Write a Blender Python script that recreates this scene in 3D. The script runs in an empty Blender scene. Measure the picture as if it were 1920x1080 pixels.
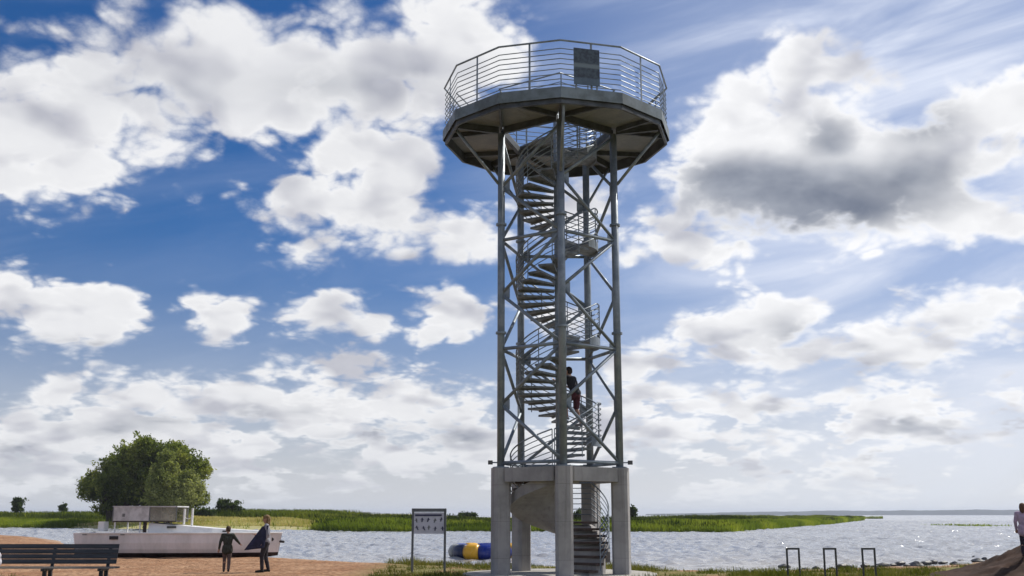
import bpy, bmesh, math, random
import numpy as np
from mathutils import Vector, Matrix

# ------------------------------------------------------------------ scene, camera, sky, sun
scene = bpy.context.scene
COL = scene.collection
R = math.radians
FPX = 1998.0                      # focal length in pixels of the 1920 px wide photograph
PITCH = R(12.01)
EYE = 1.65
WATER = -0.25
cam_data = bpy.data.cameras.new('camera')
cam = bpy.data.objects.new('camera', cam_data)
COL.objects.link(cam)
cam.location = (0, 0, EYE)
cam.rotation_euler = (R(90) + PITCH, 0, 0)
cam_data.sensor_width = 36
cam_data.lens = FPX / 1920 * 36
cam_data.clip_end = 20000
cam_data.clip_start = 0.1
scene.camera = cam

SUN_AZ = R(52)                    # clockwise from the viewing direction (+Y) towards the right (+X)
SUN_EL = R(46)
SUN_STRENGTH = 4.8
sun_data = bpy.data.lights.new('sun', 'SUN')
sun = bpy.data.objects.new('sun', sun_data)
COL.objects.link(sun)
sun_data.energy = SUN_STRENGTH
sun_data.angle = R(0.6)
sun_data.color = (1.0, 0.95, 0.87)
SUN_DIR = Vector((math.sin(SUN_AZ) * math.cos(SUN_EL), math.cos(SUN_AZ) * math.cos(SUN_EL), math.sin(SUN_EL)))
sun.rotation_euler = SUN_DIR.to_track_quat('Z', 'Y').to_euler()
sun.location = (20, 10, 40)

vs = scene.view_settings
vs.view_transform = 'Standard'
vs.look = 'None'
vs.exposure = 0.0
vs.gamma = 1.0
vs.use_curve_mapping = False


class NT:
    """tiny node-tree helper: every call adds one node and returns its output socket"""
    def __init__(s, tree):
        s.t = tree
    def node(s, typ, **kw):
        n = s.t.nodes.new(typ)
        for k, v in kw.items():
            setattr(n, k, v)
        return n
    def put(s, sock, v):
        if isinstance(v, bpy.types.NodeSocket):
            s.t.links.new(v, sock)
        else:
            if sock.type == 'RGBA' and len(v) == 3:
                v = (*v, 1)
            sock.default_value = v
    def m(s, op, a, b=0.0, c=0.0, clamp=False):
        n = s.node('ShaderNodeMath', operation=op, use_clamp=clamp)
        for i, v in enumerate((a, b, c)):
            s.put(n.inputs[i], v)
        return n.outputs[0]
    def v(s, op, a, b=None, c=None, scale=None):
        n = s.node('ShaderNodeVectorMath', operation=op)
        s.put(n.inputs[0], a)
        if b is not None: s.put(n.inputs[1], b)
        if c is not None: s.put(n.inputs[2], c)
        if scale is not None: s.put(n.inputs['Scale'], scale)
        return n.outputs['Value'] if op in ('LENGTH', 'DOT_PRODUCT', 'DISTANCE') else n.outputs[0]
    def xyz(s, x, y, z):
        n = s.node('ShaderNodeCombineXYZ')
        for i, v in enumerate((x, y, z)): s.put(n.inputs[i], v)
        return n.outputs[0]
    def sep(s, vec):
        n = s.node('ShaderNodeSeparateXYZ'); s.put(n.inputs[0], vec)
        return n.outputs
    def ramp(s, v, lo, hi, a=0.0, b=1.0, kind='SMOOTHSTEP'):
        n = s.node('ShaderNodeMapRange', interpolation_type=kind)
        n.clamp = True
        for i, q in enumerate((v, lo, hi, a, b)): s.put(n.inputs[i], q)
        return n.outputs[0]
    def noise(s, vec, scale, detail=4.0, rough=0.55, lac=2.0, dist=0.0, col=False):
        n = s.node('ShaderNodeTexNoise')
        s.put(n.inputs['Vector'], vec)
        for k, v in (('Scale', scale), ('Detail', detail), ('Roughness', rough), ('Lacunarity', lac), ('Distortion', dist)):
            s.put(n.inputs[k], v)
        return n.outputs['Color'] if col else n.outputs[0]
    def voronoi(s, vec, scale, detail=0.0, rough=0.5, feature='SMOOTH_F1', smooth=0.6):
        n = s.node('ShaderNodeTexVoronoi', feature=feature)
        s.put(n.inputs['Vector'], vec)
        n.inputs['Scale'].default_value = scale
        n.inputs['Detail'].default_value = detail
        n.inputs['Roughness'].default_value = rough
        if feature == 'SMOOTH_F1': n.inputs['Smoothness'].default_value = smooth
        return n.outputs['Distance']
    def mix(s, f, a, b, blend='MIX'):
        n = s.node('ShaderNodeMix', data_type='RGBA', blend_type=blend)
        s.put(n.inputs[0], f); s.put(n.inputs[6], a); s.put(n.inputs[7], b)
        return n.outputs[2]


def pix_dir(px, py):
    a, b = (px - 960) / FPX, (540 - py) / FPX
    return Vector((a, math.cos(PITCH) - b * math.sin(PITCH), math.sin(PITCH) + b * math.cos(PITCH)))

def pix_azel(px, py):
    d = pix_dir(px, py)
    return math.atan2(d.x, d.y), math.atan2(d.z, math.hypot(d.x, d.y))

# cumulus banks of the photographed sky as directions: centre and half-size in photograph pixels
CLOUDS = [
    (60, 240, 200, 150, 1), (170, 120, 180, 120, 1), (310, 130, 230, 140, 1), (480, 120, 260, 140, 1), (690, 140, 230, 140, 1),
    (850, 110, 150, 160, 1), (30, 340, 95, 75, 1), (140, 310, 110, 75, 1), (395, 250, 65, 50, .8), (520, 220, 140, 60, 1), (200, 200, 220, 130, 1), (420, 190, 200, 90, 1), (870, 40, 110, 80, 1), (10, 50, 45, 60, .8),
    (640, 275, 80, 75, 1), (740, 300, 110, 110, 1), (590, 385, 140, 100, 1), (730, 410, 160, 110, 1), (870, 440, 120, 80, 1), (560, 470, 70, 45, .9), (450, 360, 45, 38, .75),
    (270, 310, 22, 22, .55), (220, 395, 26, 26, .6),
    (20, 560, 90, 80, 1), (100, 605, 120, 55, 1), (200, 600, 90, 55, 1), (410, 600, 95, 66, 1), (610, 602, 100, 66, 1), (700, 615, 70, 45, 1), (840, 600, 115, 76, 1),
    (105, 740, 60, 55, 1), (300, 775, 420, 110, .62), (720, 770, 330, 120, .66), (450, 850, 600, 70, .5), (1350, 850, 300, 60, .42), (1700, 860, 260, 50, .40), (250, 745, 150, 60, 1), (430, 745, 170, 65, 1), (640, 700, 160, 60, 1), (750, 765, 160, 65, 1), (875, 740, 65, 50, 1), (200, 800, 230, 55, .95), (600, 800, 220, 55, .95), (50, 820, 110, 50, .95), (890, 815, 80, 50, .95),
    (1495, 100, 80, 70, 1), (1500, 150, 120, 100, 1), (1400, 180, 120, 70, 1), (1610, 150, 75, 85, .95), (1480, 230, 180, 80, 1), (1420, 335, 185, 105, 1.25), (1570, 355, 220, 100, 1.25), (1710, 310, 170, 100, 1.15), (1560, 230, 110, 90, 1.1),
    (1830, 235, 150, 80, 1), (1910, 215, 100, 90, 1), (1760, 400, 190, 70, 1), (1500, 425, 150, 55, 1), (1880, 410, 130, 65, 1), (1265, 450, 115, 66, 1), (1180, 475, 70, 55, .9), (1375, 455, 70, 55, .9), (1300, 180, 60, 50, .6),
    (1870, 575, 190, 72, 1), (1350, 620, 150, 72, 1), (1460, 600, 100, 66, 1), (1250, 675, 110, 55, 1), (1480, 665, 200, 55, 1), (1690, 650, 150, 50, 1), (1175, 690, 70, 50, 1), (1050, 600, 140, 60, .9), (1060, 380, 130, 80, .9),
    (1300, 755, 95, 38, 1), (1440, 748, 110, 44, 1), (1590, 745, 80, 32, .95), (1740, 805, 120, 45, 1), (1260, 815, 120, 44, .95), (1640, 852, 60, 24, .8), (1850, 815, 90, 34, .85), (1440, 815, 120, 34, .8), (1880, 705, 50, 20, .65), (1900, 755, 60, 22, .7),
]
# the thick, shaded hearts of those clouds
SHADES = [
    (1400, 345, 145, 70, 1), (1550, 370, 220, 68, 1), (1490, 415, 140, 52, 1), (1660, 355, 130, 48, .8), (1550, 265, 70, 60, .75), (1720, 240, 90, 70, .6), (1700, 330, 120, 60, .75), (1480, 620, 90, 50, .5), (1350, 640, 140, 40, .35), (1620, 665, 60, 24, .4),
    (330, 175, 260, 90, .42), (600, 160, 220, 80, .45), (780, 130, 120, 90, .35), (80, 230, 120, 70, .25), (560, 350, 90, 50, .25), (740, 430, 150, 50, .22), (360, 620, 70, 45, .3), (620, 630, 100, 30, .3), (830, 630, 100, 30, .3), (150, 640, 150, 24, .3),
    (60, 640, 130, 22, .5), (190, 640, 90, 20, .5), (415, 645, 90, 22, .45), (620, 645, 100, 20, .5), (850, 650, 110, 22, .5), (300, 790, 120, 22, .5), (560, 770, 90, 24, .4), (1250, 710, 100, 18, .35), (1500, 700, 180, 18, .4), (1690, 685, 130, 16, .4), (1880, 630, 140, 20, .4), (1270, 500, 110, 20, .35), (720, 490, 160, 24, .35), (470, 770, 60, 30, .55), (680, 820, 110, 26, .6), (860, 822, 70, 24, .6), (210, 805, 130, 30, .5), (20, 850, 80, 20, .5), (1720, 800, 80, 22, .6), (1640, 858, 40, 14, .6), (1460, 760, 100, 18, .35), (1850, 600, 120, 30, .3), (1780, 835, 40, 14, .5),
]

world = bpy.data.worlds.new('World')
scene.world = world
world.use_nodes = True
wt = world.node_tree
wt.nodes.clear()
W = NT(wt)
tc = W.node('ShaderNodeTexCoord')
DIR = tc.outputs['Generated']
sky = W.node('ShaderNodeTexSky', sky_type='NISHITA', sun_disc=False)
sky.sun_elevation = SUN_EL
sky.sun_rotation = SUN_AZ
sky.altitude = 0
sky.air_density = 1.0
sky.dust_density = 0.25
sky.ozone_density = 3.0

# cloud relief, used twice: at the view direction and a little towards the sun
gtree = bpy.data.node_groups.new('cloud_relief', 'ShaderNodeTree')
gtree.interface.new_socket('Vector', in_out='INPUT', socket_type='NodeSocketVector')
gtree.interface.new_socket('Value', in_out='OUTPUT', socket_type='NodeSocketFloat')
G = NT(gtree)
gi = G.node('NodeGroupInput'); go = G.node('NodeGroupOutput')
gv = gi.outputs[0]
g1 = G.noise(gv, 4.0, 8.0, 0.64)
g2 = G.voronoi(G.v('ADD', gv, G.v('SCALE', G.noise(gv, 9.0, 1.0, 0.5, col=True), scale=0.09)), 12.0, 2.0, 0.6, 'F1')
gr = G.m('ADD', G.m('MULTIPLY', G.m('SUBTRACT', g1, 0.5), 2.1), G.m('MULTIPLY', G.m('SUBTRACT', 0.50, g2), 0.70))
gtree.links.new(gr, go.inputs[0])

sx, sy, sz = W.sep(DIR)
hyp = W.m('SQRT', W.m('ADD', W.m('MULTIPLY', sx, sx), W.m('MULTIPLY', sy, sy)))
az = W.m('ARCTAN2', sx, sy)
el = W.m('ARCTAN2', sz, hyp)
# relief coordinates: clouds look smaller and flatter towards the horizon
persp = W.m('MULTIPLY', 1.18, W.m('POWER', W.m('ADD', W.m('MAXIMUM', el, 0.0), 0.16), -0.55))
CLOUD_SEED = (3.71, 1.37, 5.23)                 # keeps the noise lattice's planes out of the view
cpos = W.v('ADD', W.v('SCALE', W.v('MULTIPLY', DIR, (1, 1, 1.15)), scale=persp), CLOUD_SEED)
def relief(vec):
    n = W.node('ShaderNodeGroup'); n.node_tree = gtree
    W.put(n.inputs[0], vec)
    return n.outputs[0]
r0 = relief(cpos)
# sunward slopes of the broad billows and of the small ones
def billow(vec):
    return W.m('ADD', W.noise(vec, 4.0, 3.0, 0.55), W.m('MULTIPLY', W.voronoi(vec, 9.0, 0.0, 0.5, 'F1'), -0.22))
slope = W.m('SUBTRACT', billow(cpos), billow(W.v('ADD', cpos, (0.030, 0.0, 0.060))))

wob = W.v('SCALE', W.v('SUBTRACT', W.noise(cpos, 5.0, 3.0, 0.6, col=True), (.5, .5, .5)), scale=0.060)
ae = W.v('ADD', W.xyz(az, el, 0.0), W.v('MULTIPLY', wob, (1, .8, 0)))

def blob_field(blobs, vec, grow):
    acc = None
    for (px, py, rx, ry, w) in blobs:
        a, e = pix_azel(px, py)
        ra = rx * grow / FPX / math.cos(e) * 0.97
        re = ry * grow / FPX * 0.96
        q = W.v('LENGTH', W.v('MULTIPLY_ADD', vec, (1 / ra, 1 / re, 0), (-a / ra, -e / re, 0)))
        b = W.ramp(q, 1.0, 0.0, 0.0, w, 'LINEAR')
        acc = b if acc is None else W.m('SMOOTH_MAX', acc, b, 0.3)
    return acc

cov_view = blob_field(CLOUDS, ae, 1.75)
# beyond the photographed window the same kind of broken cumulus goes on
cov_free = W.ramp(W.noise(cpos, 1.5, 2.0, 0.5), 0.38, 0.68, 0.0, 0.85)
win = W.m('MULTIPLY', W.ramp(W.m('ABSOLUTE', az), 0.47, 0.62, 1.0, 0.0), W.ramp(el, 0.46, 0.56, 1.0, 0.0))
nwin = W.m('SUBTRACT', 1.0, win)
cov = W.m('ADD', W.m('MULTIPLY', cov_view, win), W.m('MULTIPLY', cov_free, nwin))
shade = W.m('ADD', W.m('MULTIPLY', blob_field(SHADES, ae, 1.6), win), W.m('MULTIPLY', W.ramp(cov_free, 0.4, 0.85, 0.0, 0.45), nwin))

puffs = W.m('MULTIPLY', W.ramp(W.noise(W.v('MULTIPLY', W.xyz(az, el, 0.7), (11.0, 26.0, 1)), 1.0, 4.0, 0.62), 0.33, 0.60, 0.0, 0.95), W.ramp(el, 0.0, 0.04, 0.5, 1.0))
puffs = W.m('MULTIPLY', puffs, W.ramp(el, 0.09, 0.15, 1.0, 0.0))
cov = W.m('SMOOTH_MAX', cov, puffs, 0.2)
cov0 = W.m('SUBTRACT', cov, 0.285)
dens = W.m('ADD', cov0, W.m('MULTIPLY', r0, 0.50))
soft = W.ramp(el, 0.02, 0.14, 0.10, 0.0)
alpha = W.ramp(dens, W.m('SUBTRACT', -0.07, W.m('MULTIPLY', soft, 0.4)), W.m('ADD', soft, W.m('ADD', 0.12, W.m('MULTIPLY', W.noise(cpos, 2.3, 1.0), 0.34))))
lit = W.ramp(slope, -0.17, 0.11, 0.0, 1.0, 'LINEAR')
thick = W.ramp(dens, 0.15, 0.75)

# clear sky, paler towards the sun and the horizon
hs = W.node('ShaderNodeHueSaturation')
hs.inputs['Saturation'].default_value = 1.30
hs.inputs['Value'].default_value = 1.0
wt.links.new(sky.outputs[0], hs.inputs['Color'])
SKY_STRENGTH = 0.068
blue = W.v('MULTIPLY', W.v('SCALE', hs.outputs[0], scale=SKY_STRENGTH), W.mix(W.ramp(el, 0.02, 0.35), (0.92, 0.82, 1.06), (0.62, 0.84, 1.10)))
# thin streaks of high cloud
stv = W.v('MULTIPLY', W.xyz(W.m('ADD', az, W.m('MULTIPLY', el, 0.6)), W.m('SUBTRACT', el, W.m('MULTIPLY', az, 0.22)), 0.3), (2.2, 11.0, 1))
st = W.ramp(W.noise(stv, 1.6, 5.0, 0.55, dist=0.5), 0.36, 0.80)
sunside = W.ramp(az, -0.14, 0.34)
st_amt = W.m('MULTIPLY', st, W.m('ADD', 0.10, W.m('MULTIPLY', sunside, 0.62)))
st_amt = W.m('ADD', st_amt, W.m('MULTIPLY', sunside, 0.40))
air = W.mix(st_amt, blue, (0.74, 0.80, 0.95))
hz = W.ramp(el, 0.0, 0.27, 0.97, 0.0, 'LINEAR')
hzc = W.mix(sunside, (0.66, 0.69, 0.735), (0.76, 0.79, 0.83))
air = W.mix(W.m('MULTIPLY', hz, hz), air, hzc)

edge = W.mix(sunside, (0.98, 0.98, 0.99), (1.09, 1.09, 1.10))
body = W.mix(thick, edge, (0.93, 0.93, 0.95))
dim = W.mix(sunside, (0.56, 0.565, 0.63), (0.60, 0.61, 0.68))
body = W.mix(W.ramp(lit, -0.05, 0.62, 0.0, 1.0, 'LINEAR'), dim, body)
body = W.mix(W.ramp(lit, 0.60, 1.0, 0.0, 0.85, 'LINEAR'), body, edge)
core = W.mix(W.ramp(W.noise(cpos, 3.2, 5.0, 0.58), 0.36, 0.66), (0.185, 0.215, 0.285), (0.40, 0.43, 0.50))
sh = W.m('MULTIPLY', W.ramp(shade, 0.0, 0.80), W.ramp(dens, 0.04, 0.42))
sh = W.m('MULTIPLY', sh, W.m('SUBTRACT', 1.10, W.m('MULTIPLY', lit, 0.20)), clamp=True)
body = W.mix(sh, body, core)
low = W.ramp(el, 0.0, 0.10, 0.84, 0.0, 'LINEAR')                 # distant clouds sink into the pale horizon air
body = W.mix(W.m('MULTIPLY', low, low), W.mix(alpha, air, body), hzc)
final = W.mix(alpha, air, body)
final = W.mix(W.ramp(el, -0.03, 0.0, 1.0, 0.0), final, (0.25, 0.24, 0.22))
bg = W.node('ShaderNodeBackground')
bg.inputs['Strength'].default_value = 1.0
wt.links.new(final, bg.inputs['Color'])
wo = W.node('ShaderNodeOutputWorld')
wt.links.new(bg.outputs[0], wo.inputs['Surface'])
world.cycles.sampling_method = 'MANUAL'
world.cycles.sample_map_resolution = 512

scene.cycles.max_bounces = 6
scene.cycles.diffuse_bounces = 3
scene.cycles.glossy_bounces = 3
scene.cycles.transparent_max_bounces = 8
scene.cycles.use_adaptive_sampling = True
scene.cycles.adaptive_threshold = 0.02

# ------------------------------------------------------------------ helpers
rng = np.random.default_rng(7)
random.seed(7)

def at(px, py, depth):
    """the point a photograph pixel shows at a given distance in front of the camera (metres along +Y)"""
    d = pix_dir(px, py)
    return Vector((0, 0, EYE)) + d * (depth / d.y)

def on_level(px, py, z):
    d = pix_dir(px, py)
    return Vector((0, 0, EYE)) + d * ((z - EYE) / d.z)

class MB:
    """collects shapes and links them as one mesh object"""
    def __init__(s):
        s.v = []; s.f = []
    def add(s, vs_, fs_):
        o = len(s.v)
        s.v += [tuple(p) for p in vs_]
        s.f += [tuple(i + o for i in f) for f in fs_]
        return s
    def box(s, c, size, rz=0.0, bev=0.0):
        hx, hy, hz = size[0] / 2, size[1] / 2, size[2] / 2
        if bev <= 0:
            pts = [(x, y, z) for z in (-hz, hz) for (x, y) in ((-hx, -hy), (hx, -hy), (hx, hy), (-hx, hy))]
            fs_ = [(3, 2, 1, 0), (4, 5, 6, 7), (0, 1, 5, 4), (1, 2, 6, 5), (2, 3, 7, 6), (3, 0, 4, 7)]
        else:
            b = bev
            ring = [(-hx + b, -hy), (hx - b, -hy), (hx, -hy + b), (hx, hy - b), (hx - b, hy), (-hx + b, hy), (-hx, hy - b), (-hx, -hy + b)]
            pts = [(x, y, z) for z in (-hz, hz) for (x, y) in ring]
            fs_ = [tuple(range(7, -1, -1)), tuple(range(8, 16))] + [(i, (i + 1) % 8, 8 + (i + 1) % 8, 8 + i) for i in range(8)]
        ca, sa = math.cos(rz), math.sin(rz)
        return s.add([(c[0] + x * ca - y * sa, c[1] + x * sa + y * ca, c[2] + z) for x, y, z in pts], fs_)
    def tube(s, p0, p1, r0, r1=None, n=8):
        r1 = r0 if r1 is None else r1
        p0, p1 = Vector(p0), Vector(p1)
        q = (p1 - p0).to_track_quat('Z', 'Y')
        pts = []
        for p, r in ((p0, r0), (p1, r1)):
            for i in range(n):
                a = 2 * math.pi * (i + .5) / n
                pts.append(p + q @ Vector((r * math.cos(a), r * math.sin(a), 0)))
        return s.add(pts, [tuple(range(n - 1, -1, -1)), tuple(range(n, 2 * n))] + [(i, (i + 1) % n, n + (i + 1) % n, n + i) for i in range(n)])
    def path(s, pts, r, n=6, closed=False):
        pts = [Vector(p) for p in pts]
        m = len(pts); vv = []
        rr = r if isinstance(r, (list, tuple)) else [r] * m
        for k in range(m):
            a = pts[(k - 1) % m] if (closed or k) else pts[k]
            b = pts[(k + 1) % m] if (closed or k < m - 1) else pts[k]
            t = (b - a).normalized()
            u = t.cross(Vector((0, 0, 1)))
            if u.length < 1e-3: u = t.cross(Vector((1, 0, 0)))
            u.normalize(); w = u.cross(t)
            for i in range(n):
                an = 2 * math.pi * i / n
                vv.append(pts[k] + (u * math.cos(an) + w * math.sin(an)) * rr[k])
        ff = []
        for k in range(m if closed else m - 1):
            k2 = (k + 1) % m
            for i in range(n):
                ff.append((k * n + i, k * n + (i + 1) % n, k2 * n + (i + 1) % n, k2 * n + i))
        if not closed:
            ff += [tuple(range(n - 1, -1, -1)), tuple(range((m - 1) * n, m * n))]
        return s.add(vv, ff)
    def prism(s, poly, z0, z1):
        n = len(poly)
        pts = [(x, y, z0) for x, y in poly] + [(x, y, z1) for x, y in poly]
        return s.add(pts, [tuple(range(n - 1, -1, -1)), tuple(range(n, 2 * n))] + [(i, (i + 1) % n, n + (i + 1) % n, n + i) for i in range(n)])
    def mesh(s, name, mat, smooth=False):
        me = bpy.data.meshes.new(name)
        me.from_pydata(s.v, [], s.f)
        me.materials.append(mat)
        if smooth:
            me.polygons.foreach_set('use_smooth', [True] * len(me.polygons))
        me.update()
        return me
    def build(s, name, mat, parent=None, smooth=False):
        return link(name, s.mesh(name, mat, smooth), parent)

def link(name, me, parent=None, loc=(0, 0, 0), rz=0.0):
    o = bpy.data.objects.new(name, me)
    COL.objects.link(o)
    o.location = loc
    o.rotation_euler = (0, 0, rz)
    o.parent = parent
    return o

def tag(o, label=None, cat=None, group=None, kind=None):
    if label: o['label'] = label
    if cat: o['category'] = cat
    if group: o['group'] = group
    if kind: o['kind'] = kind
    return o

def thing(name, label, cat, loc=(0, 0, 0), rz=0.0, group=None):
    o = bpy.data.objects.new(name, None)
    COL.objects.link(o)
    o.location = loc
    o.rotation_euler = (0, 0, rz)
    o.empty_display_size = 0.3
    return tag(o, label, cat, group)

def copy_tree(o, parent=None):
    c = o.copy(); COL.objects.link(c); c.parent = parent
    for k in o.children: copy_tree(k, c)
    return c

# ------------------------------------------------------------------ materials
def material(name, base, rough=0.6, metal=0.0, var=0.25, scale=6.0, bump=0.0, bscale=40.0, second=None, spec=0.5, rough_var=0.12, stretch=(1, 1, 1)):
    m = bpy.data.materials.new(name); m.use_nodes = True
    t = m.node_tree; t.nodes.clear(); N = NT(t)
    co = N.v('MULTIPLY', N.node('ShaderNodeTexCoord').outputs['Object'], stretch)
    n1 = N.noise(co, scale, 5.0, 0.6)
    sec = second if second else tuple(c * (1 - var * 1.6) for c in base)
    col = N.mix(N.ramp(n1, 0.36, 0.66), base, sec)
    col = N.mix(N.ramp(N.noise(co, scale * 7, 3.0, 0.6), 0.3, 0.7, 0.0, var * 0.8), col, tuple(c * 0.55 for c in base))
    b = N.node('ShaderNodeBsdfPrincipled')
    N.put(b.inputs['Base Color'], col)
    N.put(b.inputs['Roughness'], N.ramp(n1, 0.3, 0.7, rough - rough_var, rough + rough_var, 'LINEAR'))
    b.inputs['Metallic'].default_value = metal
    b.inputs['Specular IOR Level'].default_value = spec
    if bump:
        bn = N.node('ShaderNodeBump')
        bn.inputs['Strength'].default_value = bump
        bn.inputs['Distance'].default_value = 0.01
        N.put(bn.inputs['Height'], N.noise(co, bscale, 4.0, 0.6))
        t.links.new(bn.outputs[0], b.inputs['Normal'])
    o = N.node('ShaderNodeOutputMaterial')
    t.links.new(b.outputs[0], o.inputs[0])
    return m

def leaf_material(name, cols, scale=0.5, trans=0.35):
    """foliage: diffuse plus light through the leaf, hue drifting from clump to clump and from leaf to leaf"""
    m = bpy.data.materials.new(name); m.use_nodes = True
    t = m.node_tree; t.nodes.clear(); N = NT(t)
    geo = N.node('ShaderNodeNewGeometry')
    n1 = N.noise(geo.outputs['Position'], scale, 3.0, 0.6)
    rnd = geo.outputs['Random Per Island']
    f = N.m('ADD', N.ramp(n1, 0.32, 0.68, 0.0, 0.75), N.m('MULTIPLY', rnd, 0.25))
    col = N.mix(N.ramp(f, 0.0, 0.5, kind='LINEAR'), cols[0], cols[1])
    col = N.mix(N.ramp(f, 0.5, 1.0, kind='LINEAR'), col, cols[2])
    d = N.node('ShaderNodeBsdfDiffuse'); N.put(d.inputs[0], col)
    tr = N.node('ShaderNodeBsdfTranslucent'); N.put(tr.inputs[0], N.v('MULTIPLY', col, (1.25, 1.3, 0.7)))
    mx = N.node('ShaderNodeMixShader'); mx.inputs[0].default_value = trans
    t.links.new(d.outputs[0], mx.inputs[1]); t.links.new(tr.outputs[0], mx.inputs[2])
    o = N.node('ShaderNodeOutputMaterial')
    t.links.new(mx.outputs[0], o.inputs[0])
    return m

M = {}
M['pad'] = material('pad_concrete', (0.42, 0.40, 0.36), 0.9, 0, 0.2, 2.0, 0.3, 50, spec=0.2)
M['galv'] = material('galvanised_steel', (0.26, 0.30, 0.34), 0.54, 0.3, 0.30, 2.2, 0.0, spec=0.45, second=(0.165, 0.20, 0.235))
M['galv_dark'] = material('dark_steel_tread', (0.22, 0.24, 0.25), 0.55, 0.4, 0.25, 8.0)  # slightly darker steel for treads and landings
M['deck'] = material('deck_sheet', (0.165, 0.185, 0.205), 0.8, 0, 0.3, 1.4, second=(0.23, 0.25, 0.27))
M['fascia'] = material('fascia_steel', (0.20, 0.235, 0.245), 0.5, 0.3, 0.25, 2.0)
M['beam'] = material('shaded_beam_steel', (0.085, 0.095, 0.105), 0.55, 0.3, 0.3, 2.0)  # backlit shade of the deck underside put into the beams' colour
M['brown'] = material('brown_tread', (0.085, 0.055, 0.045), 0.7, 0, 0.3, 9.0, 0.2, 60)
M['black'] = material('black_housing', (0.02, 0.02, 0.022), 0.5, 0, 0.2, 10)
M['glass'] = material('dark_lens', (0.05, 0.05, 0.055), 0.12, 0, 0.1, 10, rough_var=0.03)
M['rack'] = material('rack_paint', (0.045, 0.05, 0.055), 0.4, 0.3, 0.2, 10)
M['slat_dark'] = material('dark_slat', (0.045, 0.05, 0.058), 0.6, 0, 0.3, 4.0, 0.3, 50, stretch=(.2, 1, 3))
M['slat_light'] = material('pale_slat', (0.38, 0.33, 0.28), 0.75, 0, 0.3, 4.0, 0.3, 50, stretch=(.2, 1, 3))  # paler tone, only for the front seat slat
M['white_cloth'] = material('white_cloth', (0.70, 0.69, 0.74), 0.9, 0, 0.1, 9, 0.3, 30)
M['hull'] = material('hull_paint', (0.74, 0.70, 0.70), 0.45, 0, 0.18, 1.1, second=(0.60, 0.58, 0.57), stretch=(1.5, 1, .5))
M['boat_white'] = material('boat_white', (0.80, 0.79, 0.77), 0.4, 0, 0.08, 2)
M['antifoul'] = material('antifouling', (0.035, 0.018, 0.016), 0.75, 0, 0.3, 3)
M['canvas'] = material('grey_canvas', (0.60, 0.60, 0.61), 0.85, 0, 0.2, 4, 0.2, 30)
M['rust_dark'] = material('dark_wood', (0.05, 0.035, 0.03), 0.7, 0, 0.3, 8)
M['sign_grey'] = material('sign_grey', (0.16, 0.17, 0.18), 0.5, 0.4, 0.15, 6)
M['pvc_blue'] = material('pvc_blue', (0.012, 0.03, 0.23), 0.32, 0, 0.15, 2.5, 0.25, 6)
M['pvc_navy'] = material('pvc_navy', (0.012, 0.022, 0.075), 0.35, 0, 0.15, 2.5, 0.25, 6)
M['pvc_yellow'] = material('pvc_yellow', (0.75, 0.40, 0.02), 0.32, 0, 0.12, 2.5, 0.25, 6)
M['pvc_grey'] = material('pvc_grey', (0.30, 0.31, 0.30), 0.4, 0, 0.2, 5, 0.25, 6)
M['stone'] = material('wet_stone', (0.055, 0.055, 0.062), 0.55, 0, 0.35, 5.0, 0.6, 25)
M['bark'] = material('bark', (0.06, 0.045, 0.035), 0.9, 0, 0.3, 5.0, 0.6, 20)

# clear vinyl of the boat canopy
mm = bpy.data.materials.new('clear_vinyl'); mm.use_nodes = True
tt = mm.node_tree; tt.nodes.clear(); N_ = NT(tt)
tb = N_.node('ShaderNodeBsdfTransparent'); tb.inputs[0].default_value = (.80, .80, .76, 1)
gb = N_.node('ShaderNodeBsdfPrincipled'); gb.inputs['Base Color'].default_value = (.55, .54, .47, 1); gb.inputs['Roughness'].default_value = .25
mx = N_.node('ShaderNodeMixShader')
N_.put(mx.inputs[0], N_.ramp(N_.noise(N_.node('ShaderNodeTexCoord').outputs['Object'], 3.0, 3.0), .3, .7, .18, .42))
oo = N_.node('ShaderNodeOutputMaterial')
tt.links.new(tb.outputs[0], mx.inputs[1]); tt.links.new(gb.outputs[0], mx.inputs[2]); tt.links.new(mx.outputs[0], oo.inputs[0])
M['vinyl'] = mm

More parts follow.
